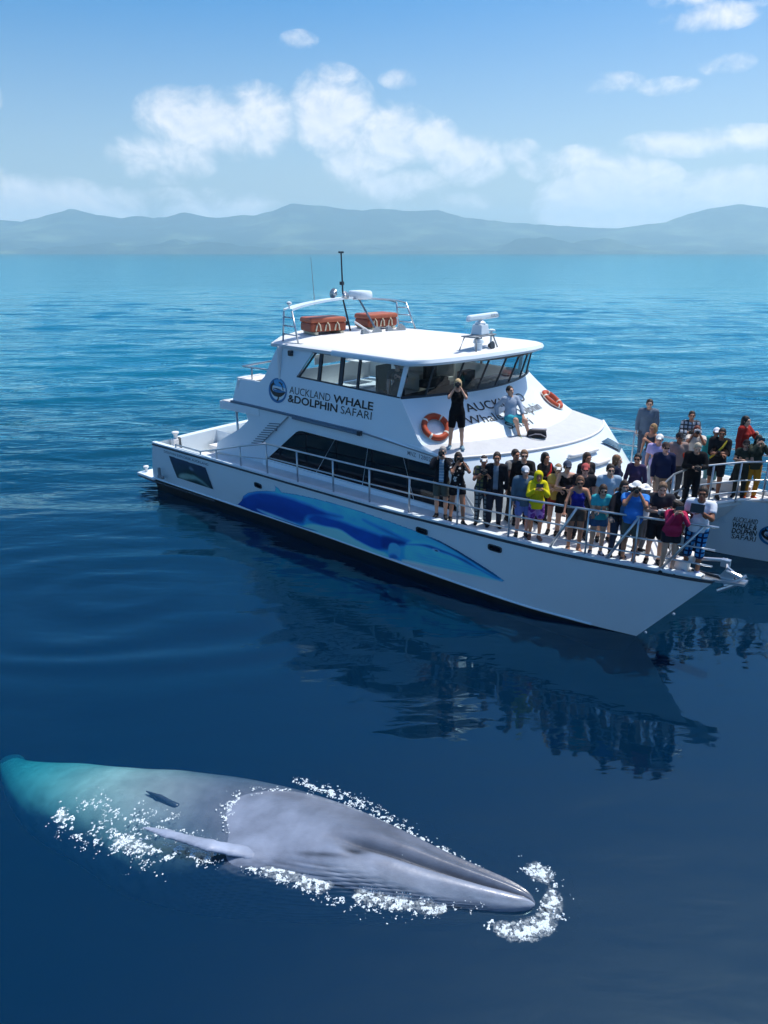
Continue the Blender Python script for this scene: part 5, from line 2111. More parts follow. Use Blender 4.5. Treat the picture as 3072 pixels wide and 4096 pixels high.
    if hat:
        hk_, hc = hat
        m = cloth(hc)
        if hk_ in ('cap', 'visor'):
            v, q = sdf_mesh([ell((0, .018, .172), (.096, .112, .105)), cap((-.03, -.10, .185), (.03, -.10, .185), .016), cap((-.035, -.15, .175), (.035, -.15, .175), .028, .028, (1, 1, 2.6))], .013, .02,
                            lambda F, P: np.maximum(np.maximum(F, .165 - P[..., 2]) if hk_ == 'cap' else np.maximum(np.maximum(F, .165 - P[..., 2]), P[..., 2] - .215), -1))
            headput('cap', v, q, m)
        elif hk_ == 'bucket':
            v, q = sdf_mesh([ell((0, .015, .185), (.098, .112, .098)), ell((0, .012, .175), (.17, .18, .020))], .014, .03, lambda F, P: np.maximum(F, .148 - P[..., 2]))
            headput('sun_hat', v, q, m)
        elif hk_ == 'hood':
            pr = [ell((0, .02, .155), (.112, .128, .128)), cap((0, .05, .08), (0, .06, -.06), .105, .12)]

            def hood(F, P):
                face_ = np.sqrt((((P - np.array((0, -.13, .11))) / np.array((.075, .115, .10))) ** 2).sum(-1)) - 1
                return np.maximum(folds(F, P, .008), -face_ * .06)
            v, q = sdf_mesh(pr, .015, .03, hood)
            headput('hood', v, q, m)
    if glasses:
        v, q = sdf_mesh([ell((-.034, -.092, .143), (.026, .016, .019)), ell((.034, -.092, .143), (.026, .016, .019)), cap((-.07, -.07, .148), (.07, -.07, .148), .008), cap((-.08, -.06, .148), (-.082, .01, .145), .005), cap((.08, -.06, .148), (.082, .01, .145), .005)], .0095, .006)
        headput('sunglasses', v, q, blackglass)
    if strap:
        pts = [np.array((.13, -.06, 1.46)) + up, np.array((.06, -.14, 1.32)) + up, np.array((-.06, -.155, 1.18)) + up, np.array((-.17, -.06, 1.02)) + up]
        v, q = sdf_mesh([cap(pts[i], pts[i + 1], .026, .026) for i in range(3)], .018, .01)
        put('strap', v, q, cloth(strap))
    # where the hands are, for anything held
    hpos = [Vector(bend(np.array([wr[s] + (wr[s] - el[s]) / np.linalg.norm(wr[s] - el[s]) * .085]))[0]) for s in (-1, 1)]
    M = Matrix.Translation(b2w((x, y, z0))) @ Matrix.Rotation(rad(face), 4, 'Z')
    return {'root': root, 'l': M @ hpos[0], 'r': M @ hpos[1], 'face': face, 'label': label}


cam_body = mat('camera_black', (.012, .012, .013), .45, .4)
phone_m = mat('phone_dark', (.015, .016, .02), .2, .5)
silver = mat('camera_silver', (.45, .46, .48), .35, .5)


def held_camera(p, label, c=None):
    mid = (p['l'] + p['r']) / 2
    r = empty('camera_in_hand', mid, rad(p['face']))
    tag(r, label, 'camera', 'cameras held by the crowd')
    m_ = MB(); m_.box((0, 0, 0.01), (.14, .07, .095)); m_.box((0, .0, .065), (.055, .055, .03), taper=.7); m_.build('camera_body', c or cam_body, r, bevel=.01)
    m_ = MB(); m_.lathe([(.036, 0), (.038, .06), (.042, .09), (.034, .095)], (0, -.03, .005), 16, R=Matrix.Rotation(rad(90), 3, 'X')); m_.build('lens', cam_body, r, auto=40)


def held_phone(p, label, w=.08, h=.155, wide=True, c=None):
    mid = (p['l'] + p['r']) / 2
    r = empty('phone_in_hand', mid + Vector((0, 0, .04)), rad(p['face']))
    r.rotation_euler = (rad(-18), 0, rad(p['face']))
    tag(r, label, 'phone', 'phones held by the crowd')
    m_ = MB(); m_.box((0, -.01, 0), (h if wide else w, .012, w if wide else h)); m_.build('phone_case', c or phone_m, r, bevel=.004)


BRN, BLK, BLD, GRY, DKB, RED = (62, 42, 30), (24, 20, 20), (196, 168, 120), (150, 145, 140), (40, 28, 22), (112, 52, 34)
# --- along the near rail, from the cabin forward
p = person('person in open black jacket over light blue shirt photographing beside the cabin window', 11.34, .48, 1.74, -12, True, 'cam', ('jacket', (26, 28, 36)), ('shorts', (88, 92, 86)), ('short', GRY), skin='light', inner=((150, 185, 215), 'stripe'))
held_camera(p, 'black camera raised by the person in open black jacket')
p = person('person in black floral shirt walking with camera held to face', 11.82, .43, 1.70, 8, False, 'cam', ('tee', (26, 26, 32), 'floral'), ('short_shorts', (28, 28, 34)), ('bob', DKB), skin='tan', feet=((-.10, .16, 0), (.12, -.22, 0)))
held_camera(p, 'black camera held to the face of the walker in floral shirt')
p = person('small person in white visor and olive top at the cabin corner', 12.30, .74, 1.64, -5, False, 'camlow', ('tee', (120, 122, 82), 'check'), ('trousers', (128, 138, 140), 'check'), ('short', DKB), ('visor', (225, 225, 225)), 'tan')
held_camera(p, 'small camera held by the person in white visor')
person('person in long dark jacket over grey shirt with dark trousers', 12.60, .80, 1.76, -8, True, 'down', ('jacket', (28, 29, 36)), ('trousers', (42, 46, 58)), ('short', DKB), None, 'tan', inner=((120, 132, 145), None))
person('short dark haired person in grey shirt behind the dark jacket', 12.72, 1.42, 1.72, 25, True, 'phone', ('tee', (128, 128, 126)), ('trousers', (60, 60, 60)), ('short', DKB), None, 'tan')
person('person in black shirt and sunglasses looking over the grey cap', 13.0, 1.30, 1.78, -5, True, 'onehand', ('long', (28, 28, 30)), ('trousers', (40, 42, 50)), ('short', (120, 88, 62)), None, 'light', True)
person('dark haired person in black top with red strap behind the yellow hood', 13.30, 1.75, 1.68, 30, False, 'phone', ('long', (34, 32, 34)), ('trousers', (36, 36, 42)), ('bob', BLK), None, 'tan', strap=(190, 40, 45))
person('person in pale cap, grey blue hooded top and lilac blue shorts', 13.41, .66, 1.62, 0, True, 'down', ('hoodie', (84, 106, 124)), ('shorts', (112, 128, 190)), ('short', GRY), ('cap', (190, 196, 204)), 'pink', build=1.06)
p = person('person in yellow hooded jacket and purple shorts at the rail', 13.70, .72, 1.56, -5, False, 'camlow', ('hoodie', (206, 196, 30)), ('shorts', (168, 128, 196), 'purple'), ('short', DKB), ('hood', (206, 196, 30)), 'tan', shoes=(120, 90, 80))
held_phone(p, 'phone held up by the person in yellow hooded jacket')
person('person in pale visor and mustard top right behind the yellow jacket', 13.86, 1.28, 1.62, -10, False, 'folded', ('tee', (190, 160, 90)), ('short_shorts', (150, 60, 48)), ('pony', (150, 120, 85)), ('visor', (225, 222, 215)), 'light')
p = person('person in black tank top and dark cap with sunglasses', 14.06, 1.30, 1.72, -4, False, 'phone', ('tank', (26, 25, 28)), ('shorts', (30, 30, 34)), ('pony', DKB), ('cap', (64, 74, 92)), 'light', True)
held_phone(p, 'phone in the hands of the person in black tank top')
person('brown haired person in dark top standing before the white cabin front', 14.05, 2.30, 1.70, 20, False, 'down', ('tee', (44, 42, 46)), ('trousers', (40, 44, 56)), ('long', BRN), None, 'tan')
person('person in red cap and sunglasses just behind the royal blue top', 14.42, 1.42, 1.70, -12, True, 'down', ('tee', (38, 38, 44)), ('trousers', (48, 50, 58)), ('short', DKB), ('cap', (178, 86, 84)), 'pink', True)
person('person in royal blue tank top and brown shorts gripping the rail', 14.66, .66, 1.68, -10, False, 'rail', ('tank', (40, 44, 140)), ('short_shorts', (96, 84, 78)), ('short', (112, 78, 55)), None, 'tan', True, lean=8, shoes=(160, 120, 100))
person('dark haired person in turquoise top leaning folded arms on the rail', 15.10, .78, 1.58, -6, False, 'folded', ('tee', (62, 168, 178)), ('short_shorts', (58, 92, 130)), ('bob', BRN), None, 'light', True, lean=12, build=1.10, shoes=(70, 84, 110))
person('person in pale grey blue shirt and sunglasses behind turquoise top', 14.90, 1.60, 1.74, -4, True, 'down', ('tee', (150, 172, 192)), ('shorts', (90, 92, 96)), ('short', DKB), None, 'light', True)
person('fair haired person in navy top looking away near the cabin front', 14.62, 2.62, 1.68, 60, False, 'down', ('long', (32, 38, 60)), ('trousers', (34, 38, 52)), ('bob', (130, 92, 62)), None, 'light')
person('dark haired person in purple vest beside the navy top', 14.92, 3.02, 1.68, -30, False, 'down', ('long', (62, 52, 84)), ('trousers', (40, 42, 58)), ('short', BLK), None, 'tan', True)
person('long haired person in dark cardigan over light blue top at the rail', 15.46, .98, 1.66, -2, False, 'rail', ('jacket', (34, 34, 42)), ('trousers', (56, 64, 84)), ('long', DKB), None, 'light', inner=((120, 176, 220), None), lean=5)
p = person('person in white sun hat and bright blue shirt aiming a camera', 15.78, .82, 1.72, -18, True, 'cam', ('tee', (56, 128, 210)), ('shorts', (96, 98, 92)), ('short', GRY), ('bucket', (235, 235, 232)), 'tan', build=1.12, shoes=(120, 100, 92))
held_camera(p, 'black camera aimed by the person in white sun hat')
person('person in wide white hat half hidden behind the blue shirt', 15.74, 1.46, 1.50, 40, False, 'down', ('tee', (210, 212, 214)), ('trousers', (90, 95, 105)), ('bob', GRY), ('bucket', (240, 240, 238)), 'light')
p = person('person in charcoal shirt looking down at a small camera', 16.18, 1.10, 1.74, -14, True, 'phone', ('tee', (44, 46, 54)), ('shorts', (34, 36, 44)), ('short', (120, 92, 68)), None, 'light', head=(0, 18))
held_camera(p, 'small silver camera in the hands of person in charcoal shirt', silver)
p = person('curly haired person in crimson sweater photographing at the bow', 16.55, .86, 1.56, -8, False, 'cam', ('long', (176, 44, 84)), ('short_shorts', (40, 40, 48)), ('curly', DKB), None, 'light', lean=14, build=1.12, head=(0, 12))
held_phone(p, 'phone held up by the curly haired person in crimson sweater')
p = person('person in white shirt and blue plaid shorts at the very bow', 16.95, 1.06, 1.80, -30, True, 'onehand', ('tee', (226, 232, 240)), ('long_shorts', (72, 150, 205), 'plaid_blue'), ('short', DKB), None, 'brown', build=1.08, shoes=(135, 150, 190))
mid = empty('phone_in_hand', p['r'] + Vector((-.04, -.06, .05)), rad(-30)); mid.rotation_euler = (rad(-25), 0, rad(-30))
tag(mid, 'black tablet held by the person in plaid shorts', 'phone', 'phones held by the crowd')
m_ = MB(); m_.box((0, -.01, 0), (.24, .014, .17)); m_.build('phone_case', phone_m, mid, bevel=.005)
# --- on the far side of the foredeck
ST = 1.92
person('tall person in grey blue hooded top standing highest by the far rail', 13.50, 7.28, 1.84, -20, True, 'down', ('hoodie', (92, 106, 122)), ('trousers', (70, 78, 92)), ('short', DKB), None, 'light', z0=ST)
person('fair haired person in sleeveless dark top turned towards the sea', 14.12, 6.02, 1.72, -50, False, 'onehand', ('tank', (58, 66, 74)), ('trousers', (84, 108, 140)), ('bob', (150, 118, 78)), None, 'tan')
person('person in white cap, lilac shirt and pale trousers', 14.68, 4.98, 1.72, -25, True, 'down', ('tee', (186, 170, 214)), ('trousers', (180, 184, 190)), ('short', GRY), ('cap', (236, 236, 232)), 'pink', build=1.05)
person('person in navy sweater and dark cap behind the front rail', 15.12, 4.20, 1.74, -4, True, 'down', ('long', (30, 36, 66)), ('shorts', (150, 130, 112)), ('short', DKB), ('cap', (70, 58, 56)), 'pink', True, build=1.08)
person('person in black cap and grey top between lilac shirt and navy sweater', 14.98, 5.55, 1.70, 0, True, 'down', ('tee', (150, 128, 120)), ('trousers', (60, 62, 68)), ('short', BLK), ('cap', (30, 32, 40)), 'brown')
p = person('person in checked shirt standing raised by the far rail', 14.72, 7.12, 1.70, -15, True, 'phone', ('long', (168, 176, 186), 'check'), ('trousers', (130, 128, 118)), ('short', DKB), None, 'tan', z0=ST)
held_camera(p, 'black camera held by the person in checked shirt')
p = person('red faced person with camera in pale clothes beside checked shirt', 15.08, 6.52, 1.72, -20, True, 'cam', ('tee', (206, 198, 188)), ('trousers', (196, 190, 176)), ('short', RED), None, 'brown')
held_camera(p, 'silver camera held by the person in pale clothes', silver)
person('person in teal jacket and white cap near the far bow', 15.44, 6.98, 1.64, -25, True, 'onehand', ('jacket', (40, 152, 158)), ('trousers', (110, 160, 170)), ('short', DKB), ('cap', (238, 232, 236)), 'brown')
p = person('grey haired person all in black operating a camera at the front rail', 15.62, 4.85, 1.72, -12, True, 'phone', ('jacket', (20, 20, 24)), ('trousers', (26, 26, 32)), ('short', (176, 162, 138)), None, 'light', lean=6, head=(0, 15))
held_camera(p, 'camera held low by the grey haired person in black')
person('person in black jacket with yellow sash and bare calves', 15.78, 6.20, 1.82, -25, True, 'folded', ('hoodie', (28, 28, 32)), ('shorts', (30, 30, 36)), ('short', BLK), None, 'brown', strap=(200, 176, 60))
person('long dark haired person in red jacket above the crowd on the far side', 16.05, 7.20, 1.74, 35, False, 'onehand', ('jacket', (160, 46, 40)), ('trousers', (40, 44, 52)), ('long', BLK), None, 'light', z0=ST)
person('short person in black cap in front of the red jacket', 16.28, 6.62, 1.52, -30, False, 'phone', ('tee', (52, 58, 50)), ('trousers', (46, 50, 46)), ('short', BLK), ('cap', (28, 28, 34)), 'light')
p = person('person in dark green jacket and orange trousers near the far bow', 16.52, 6.75, 1.66, -10, False, 'cam', ('jacket', (52, 58, 50)), ('trousers', (196, 132, 42)), ('long', BLK), None, 'light', shoes=(190, 80, 40))
held_phone(p, 'phone held by the person in orange trousers')
person('person in black hooded top and shorts at the right edge of crowd', 17.12, 7.02, 1.62, 15, False, 'raise', ('hoodie', (22, 22, 30)), ('short_shorts', (26, 26, 34)), ('bob', BLK), None, 'tan', lean=10)
# --- on the cabin top and in the wheelhouse
p = person('blonde person in black playsuit standing on the cabin top with camera', 11.06, 1.42, 1.70, -6, False, 'cam', ('tee', (18, 18, 24)), ('shorts', (18, 18, 24)), ('bob', BLD), None, 'light', z0=3.10, feet=((-.15, .0, 0), (.15, .0, 0)), shoes=(120, 150, 165))
held_camera(p, 'black camera held by the blonde person on the cabin top')
sp = slope(wb, bi, -.17, .70, 0, -.05)
person('seated person in pale grey blue shirt and teal shorts on the sloping front', sp.x + .05, sp.y, 1.72, 22, True, 'sit', ('long', (150, 166, 186)), ('shorts', (58, 160, 178)), ('short', BLK), None, 'light', z0=sp.z - .26, hipz=.37, feet=((.02, -.46, -.12), (.28, -.54, -.14)), head=(8, 0), shoes=(150, 160, 60), lean=-10)
person('person in dark polo shirt steering inside the wheelhouse', 8.95, 1.75, 1.74, -5, True, 'onehand', ('tee', (30, 34, 48)), ('trousers', (36, 38, 46)), ('short', GRY), None, 'pink', z0=3.29)

# ---- loose things
bag = empty('daypack', b2w(slope(bi, bo, -.13, .35)), BYAW + .5)
tag(bag, 'black and grey daypack lying on walk band beside seated person', 'daypack')
m_ = MB(); m_.box((0, 0, .10), (.52, .24, .20), taper=.85); m_.build('pack_body', mat('black_nylon', (.02, .02, .024), .7, .2, vary=.2), bag, bevel=.05)
m_ = MB(); m_.box((.05, .02, .205), (.38, .14, .025)); m_.build('flap', mat('grey_nylon', (.28, .27, .30), .7, .2), bag, bevel=.01)
m_ = MB(); m_.tube([(-.2, -.13, .05), (-.05, -.18, .12), (.1, -.18, .12), (.22, -.13, .05)], .015, 6); m_.build('strap', mat('grey_nylon', (.28, .27, .30), .7, .2), bag)
rb = empty('tote_bag', b2w((14.78, 6.72, 1.66 + .55)), BYAW)
tag(rb, 'red tote bag hanging beside the person in checked shirt', 'bag')
v, q = sdf_mesh([ell((0, 0, .2), (.17, .09, .24))], .02, .02, lambda F, P: np.maximum(F + .012 * (vnoise(P[..., 0] * 20, P[..., 1] * 20, P[..., 2] * 20) - .5), P[..., 2] - .36))
np_obj('bag_body', v, q, cloth((196, 62, 44)), rb)
m_ = MB(); m_.tube([(-.1, 0, .34), (-.06, 0, .55), (.06, 0, .55), (.1, 0, .34)], .012, 6); m_.build('handle', cloth((196, 62, 44)), rb)

# ================================================================== the whale and its wash
def whale_material():
    m = bpy.data.materials.new('whale_skin')
    m.use_nodes = True
    nt = m.node_tree
    b = nt.nodes['Principled BSDF']
    b.inputs['Roughness'].default_value = 0.30
    b.inputs['Specular IOR Level'].default_value = 0.5
    b.inputs['Coat Weight'].default_value = 0.25
    b.inputs['Coat Roughness'].default_value = 0.12
    tc = nt.nodes.new('ShaderNodeTexCoord')
    vc = nt.nodes.new('ShaderNodeVertexColor'); vc.layer_name = 'paint'

    def noise(sc, det, mp=(1, 1, 1)):
        mpn = nt.nodes.new('ShaderNodeMapping'); mpn.inputs['Scale'].default_value = mp
        mpn.inputs['Rotation'].default_value = (0, 0, rad(20))
        nt.links.new(tc.outputs['Object'], mpn.inputs[0])
        n = nt.nodes.new('ShaderNodeTexNoise'); n.inputs['Scale'].default_value = sc; n.inputs['Detail'].default_value = det; n.inputs['Roughness'].default_value = .62
        nt.links.new(mpn.outputs[0], n.inputs['Vector'])
        return n.outputs['Fac']
    a = noise(2.2, 8)
    mr = nt.nodes.new('ShaderNodeMapRange'); mr.inputs['From Min'].default_value = .3; mr.inputs['From Max'].default_value = .7; mr.inputs['To Min'].default_value = .78; mr.inputs['To Max'].default_value = 1.2
    nt.links.new(a, mr.inputs[0])
    mx = nt.nodes.new('ShaderNodeMix'); mx.data_type = 'RGBA'; mx.blend_type = 'MULTIPLY'; mx.inputs['Factor'].default_value = 1
    nt.links.new(vc.outputs[0], mx.inputs['A']); nt.links.new(mr.outputs[0], mx.inputs['B'])
    nt.links.new(mx.outputs['Result'], b.inputs['Base Color'])
    bp = nt.nodes.new('ShaderNodeBump'); bp.inputs['Strength'].default_value = .25; bp.inputs['Distance'].default_value = .03
    nt.links.new(noise(6, 5, (1, 2, 1)), bp.inputs['Height'])
    nt.links.new(bp.outputs[0], b.inputs['Normal'])
    return m


# spine: s, x, y, centre z, half width, half height
SP = [
    (0.00, -7.75, 12.15, -2.3, .16, .12), (0.06, -7.15, 11.45, -2.0, .30, .28), (0.13, -6.45, 10.75, -1.68, .48, .42), (0.22, -5.45, 9.95, -1.32, .70, .60), (0.32, -4.35, 9.22, -.98, .80, .72),
    (0.42, -3.42, 8.82, -.90, 1.0, .80), (0.52, -2.45, 8.52, -.82, 1.04, .80), (0.60, -1.68, 8.20, -.66, .98, .77), (0.69, -0.87, 7.80, -.44, .84, .68), (0.78, -0.05, 7.42, -.26, .63, .54),
    (0.86, 0.62, 7.14, -.17, .47, .40), (0.93, 1.20, 6.93, -.09, .32, .27), (0.975, 1.62, 6.79, -.03, .20, .17), (0.995, 1.82, 6.72, .0, .09, .08), (1.0, 1.87, 6.70, .0, .02, .02)]
SP_ = [[(r[0], r[k]) for r in SP] for k in range(1, 6)]


def whale_frame(s):
    x, y, z, w, h = (smooth_interp(t, s) for t in SP_)
    e = .01
    x2, y2 = smooth_interp(SP_[0], min(1, s + e)), smooth_interp(SP_[1], min(1, s + e))
    x1, y1 = smooth_interp(SP_[0], max(0, s - e)), smooth_interp(SP_[1], max(0, s - e))
    T = np.array((x2 - x1, y2 - y1)); T /= np.linalg.norm(T)
    Nn = np.array((T[1], -T[0]))
    if Nn[1] > 0:
        Nn = -Nn
    return np.array((x, y, z)), T, Nn, w, h


def build_whale():
    NS, NA = 260, 168
    G = lambda d, w: np.exp(-(d / w) ** 2)
    Vs, Cs = [], []
    phi = np.linspace(0, 2 * math.pi, NA, endpoint=False)     # 0 = towards the viewer's side, 90 deg = up
    deg = np.degrees(phi)
    deg = np.where(deg > 180, deg - 360, deg)
    base = np.array(srgb(124, 134, 152)); dark = np.array(srgb(70, 78, 94)); pale = np.array(srgb(178, 186, 198))
    for i in range(NS):
        s = i / (NS - 1)
        c, T, Nn, w, h = whale_frame(s)
        cs, sn = np.cos(phi), np.sin(phi)
        ex = 0.9
        rx = np.sign(cs) * np.abs(cs) ** ex
        rz = np.sign(sn) * np.abs(sn) ** ex
        off = np.zeros(NA)
        col = np.tile(base, (NA, 1))
        head = np.clip((s - .70) / .06, 0, 1)
        # mouth line: climbs from the eye and runs along the top of the head to the snout
        mphi = 80 + 4 * math.sin((s - .72) * 9)
        mg = G(deg - mphi, 5.5) * head
        off -= .085 * mg * (1 - .5 * max(0, (s - .9) / .1))
        off += .030 * G(deg - (mphi + 14), 7) * head          # upper lip
        off += .035 * G(deg - (mphi - 22), 16) * head         # swelling of the lower jaw
        off += .028 * G(deg - 122, 6) * np.clip((s - .66) / .1, 0, 1)   # rostral ridge
        col = col * (1 - .72 * mg[:, None])  # shade in the mouth groove painted into the skin colour
        up = np.clip((deg - mphi) / 12, 0, 1) * (deg < 175) * head
        col = col * (1 - .42 * up[:, None]) + dark * .8 * (.42 * up)[:, None]
        jaw = G(deg - 46, 13) * head  # broad highlight along the lower jaw, painted in as paler skin
        col = col * (1 - .55 * jaw[:, None]) + pale * (.55 * jaw)[:, None]
        jaw2 = G(deg - 66, 4) * np.clip((s - .80) / .05, 0, 1)  # second, narrow painted highlight just below the mouth line
        col = col * (1 - .35 * jaw2[:, None]) + pale * (.35 * jaw2)[:, None]
        # throat pleats on the near flank, fanning back from the corner of the mouth
        pw = np.clip((s - .50) / .08, 0, 1) * np.clip((.97 - s) / .1, 0, 1)
        band = np.clip((58 - 120 * abs(s - .72) - deg) / 10, 0, 1) * np.clip((deg + 40) / 20, 0, 1)
        ph = (deg + 46 * (s - .7) + 14 * math.sin((s - .55) * 12)) * 2 * math.pi / 5.2
        gro = (0.5 + .5 * np.cos(ph)) ** 2 * pw * band
        off -= .024 * gro
        col = col * (1 - .5 * gro[:, None])  # pleat grooves get their shade painted into the colour too
        # eye fold
        ef = math.exp(-((s - .735) / .016) ** 2)
        off += .03 * ef * G(deg - 66, 8) - .05 * math.exp(-((s - .752) / .014) ** 2) * G(deg - 72, 5)
        col = col * (1 - (.85 * math.exp(-((s - .752) / .018) ** 2) * G(deg - 72, 5) + .7 * math.exp(-((s - .715) / .035) ** 2) * G(deg - 60 - 90 * (s - .72), 2.6))[:, None])
        # shoulder swelling where the flipper leaves the body
        off += .22 * math.exp(-((s - .605) / .05) ** 2) * G(deg - 36, 20)
        # soft muscle undulation
        off += .03 * (fbm(np.cos(phi) * 2 + 9, np.sin(phi) * 2 + s * 9, oct=2) - .5)
        # back darker, small blowhole ridge
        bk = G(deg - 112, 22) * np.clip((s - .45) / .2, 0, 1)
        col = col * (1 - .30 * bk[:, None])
        mot = vnoise(s * 60 + 0 * phi, deg / 9.0) * .6 + vnoise(s * 140 + 0 * phi, deg / 5.0) * .4
        col = col * (.86 + .28 * mot[:, None])
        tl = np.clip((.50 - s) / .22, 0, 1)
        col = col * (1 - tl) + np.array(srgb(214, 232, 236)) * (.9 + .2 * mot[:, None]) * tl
        f = min(1.0, w / .3)
        X = c[0] + Nn[0] * (w * rx + off * f * cs)
        Y = c[1] + Nn[1] * (w * rx + off * f * cs)
        Z = c[2] + h * rz + off * f * sn
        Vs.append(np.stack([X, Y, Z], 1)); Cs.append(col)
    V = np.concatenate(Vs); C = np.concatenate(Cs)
    I = np.arange(NS * NA).reshape(NS, NA)
    J = np.roll(I, -1, 1)
    Q = np.stack([I[:-1], J[:-1], J[1:], I[1:]], -1).reshape(-1, 4)
    nv = len(V)
    allV, allQ, allC = [V], [Q], [C]

    def add(v, q, col):
        nonlocal nv
        allV.append(v); allQ.append(q + nv); allC.append(np.tile(col, (len(v), 1)) * (.85 + .3 * fbm(v[:, 0] * 6, v[:, 1] * 6)[:, None])); nv += len(v)
    # near flipper swept back along the flank
    fl = [np.array(p) for p in ((-1.05, 7.80, -.18), (-1.75, 7.46, .04), (-2.35, 7.52, .13), (-2.95, 7.68, .17), (-3.45, 7.84, .16))]
    wid = [.12, .11, .095, .07, .02]
    pr = []
    v_, q_ = sdf_mesh([cap(fl[i], fl[i + 1], wid[i], wid[i + 1], (1.0, 1.0, 2.6)) for i in range(4)], .03, .05)
    add(v_, q_, base)
    tt = np.clip((-1.7 - v_[:, 0]) / .5, 0, 1)[:, None]
    allC[-1] = allC[-1] * (1 - tt) + allC[-1] * tt * 1.4
    # far flipper, under water
    v_, q_ = sdf_mesh([cap((-1.7, 9.0, -.9), (-2.3, 9.9, -1.5), .18, .14, (1, 1, 2.5)), cap((-2.3, 9.9, -1.5), (-3.0, 10.5, -1.9), .14, .05, (1, 1, 2.5))], .04, .05)
    add(v_, q_, base)
    # dorsal fin: small and hooked
    v_, q_ = sdf_mesh([cap((-3.08, 8.49, -.14), (-3.36, 8.64, -.08), .095, .06, (1, 1.6, 1)), cap((-3.36, 8.64, -.08), (-3.62, 8.78, -.06), .055, .012, (1, 1.5, 1))], .022, .03)
    add(v_, q_, np.array(srgb(62, 74, 92)))
    # tail flukes
    t0 = np.array((-7.7, 12.1, -2.3))
    v_, q_ = sdf_mesh([cap(t0, t0 + np.array((-.75, -.75, -.7)), .30, .05, (1, 1, 3.2)), cap(t0, t0 + np.array((-.2, 1.0, -1.0)), .30, .05, (1, 1, 3.2)), cap(t0, (-7.2, 11.5, -2.05), .18, .22)], .05, .08)
    add(v_, q_, base)
    V = np.concatenate(allV); Q = np.concatenate(allQ); C = np.concatenate(allC)
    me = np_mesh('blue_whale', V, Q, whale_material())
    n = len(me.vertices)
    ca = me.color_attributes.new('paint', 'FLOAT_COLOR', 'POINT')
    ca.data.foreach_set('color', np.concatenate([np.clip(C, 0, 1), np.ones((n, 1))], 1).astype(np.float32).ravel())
    o = bpy.data.objects.new('whale', me)
    COL.objects.link(o)
    tag(o, 'grey whale surfacing in the foreground with white water along its flank', 'whale')
    return o


build_whale()


# ---- white water: thousands of small flecks and lace on the surface
def wash_line():
    L, R = [], []
    for s in np.linspace(.50, .64, 60):
        c, T, Nn, w, h = whale_frame(s)
        if c[2] + h > .005:
            o = w * math.sqrt(max(0, 1 - (c[2] / h) ** 2))
            L.append((c[0] + Nn[0] * o, c[1] + Nn[1] * o, .05)); R.append((c[0] - Nn[0] * o, c[1] - Nn[1] * o, .05))
    return L[::-1] + R


WASH = wash_line()


def foam_points():
    """(x, y, spread, amount) along the edges where the whale breaks the surface."""
    def along(pts, n, spread, gate=.385):
        P = np.array(pts, float)
        seg = np.hypot(*np.diff(P, axis=0).T)
        t = np.concatenate([[0], np.cumsum(seg)]) / seg.sum()
        u = rng.random(n)
        sp = np.interp(u, t, P[:, 2]) if P.shape[1] > 2 else np.full(n, spread)
        a = rng.normal(size=n) * sp; b = rng.normal(size=n) * sp
        x = np.interp(u, t, P[:, 0]) + a; y = np.interp(u, t, P[:, 1]) + b
        keep = fbm(x * 2.6 + 7, y * 2.6 + 3, oct=3) > gate
        keep2 = (fbm(x * 9 + 1, y * 9, oct=2) > .36) & (fbm(x * 26 + 5, y * 26 + 2, oct=2) > .50)
        return np.stack([x, y], 1)[keep & keep2]
    out = [
        along([(-4.75, 8.22, .07), (-4.3, 7.98, .10), (-3.85, 7.80, .13), (-3.3, 7.60, .14), (-2.75, 7.50, .13), (-2.25, 7.50, .09)], 9000, .1),
        along([(-4.4, 8.45, .12), (-3.9, 8.30, .14), (-3.3, 8.10, .14), (-2.7, 7.95, .10)], 2200, .1),
        along([(-1.85, 7.36, .04), (-1.3, 7.18, .07), (-.7, 6.98, .10), (-.15, 6.86, .12), (.35, 6.77, .10), (.80, 6.70, .06)], 15000, .1, .30),
        along([(.2, 6.66, .05), (.6, 6.64, .07), (1.0, 6.66, .06), (1.3, 6.70, .03)], 1500, .1),
        along(WASH, 2600, .1, .33),
        along([(-1.35, 8.92, .03), (-.95, 8.74, .04), (-.6, 8.55, .06), (-.2, 8.28, .08), (.2, 8.0, .06), (.6, 7.70, .04), (1.0, 7.42, .03), (1.35, 7.16, .02)], 5000, .1),
    ]
    # bow ring round the snout
    a = rng.uniform(-2.25, 1.35, 10000)
    r = .52 + .10 * rng.normal(size=len(a)) * (1 - .25 * np.abs(a)) * .75
    x = 1.62 + r * 1.02 * np.cos(a) + .03 * a; y = 6.86 + r * np.sin(a) * 1.02
    k = (fbm(x * 3.2 + 2, y * 3.2, oct=3) > .385) & (fbm(x * 10, y * 10 + 4, oct=2) > .42) & (fbm(x * 26, y * 26 + 2, oct=2) > .50)
    out.append(np.stack([x, y], 1)[k])
    return np.concatenate(out)


_wx = np.array([[*whale_frame(s)[0], whale_frame(s)[3], whale_frame(s)[4], *whale_frame(s)[2]] for s in np.linspace(.2, 1, 200)])


def whale_top(x, y):
    """Height of the whale's back under a point (or -9)."""
    d = np.hypot(_wx[:, 0][None] - x[:, None], _wx[:, 1][None] - y[:, None])
    i = d.argmin(1)
    off = (x - _wx[i, 0]) * _wx[i, 5] + (y - _wx[i, 1]) * _wx[i, 6]
    q = 1 - (off / np.maximum(_wx[i, 3], .02)) ** 2
    return np.where(q > 0, _wx[i, 2] + _wx[i, 4] * np.sqrt(np.maximum(q, 0)), -9.0)


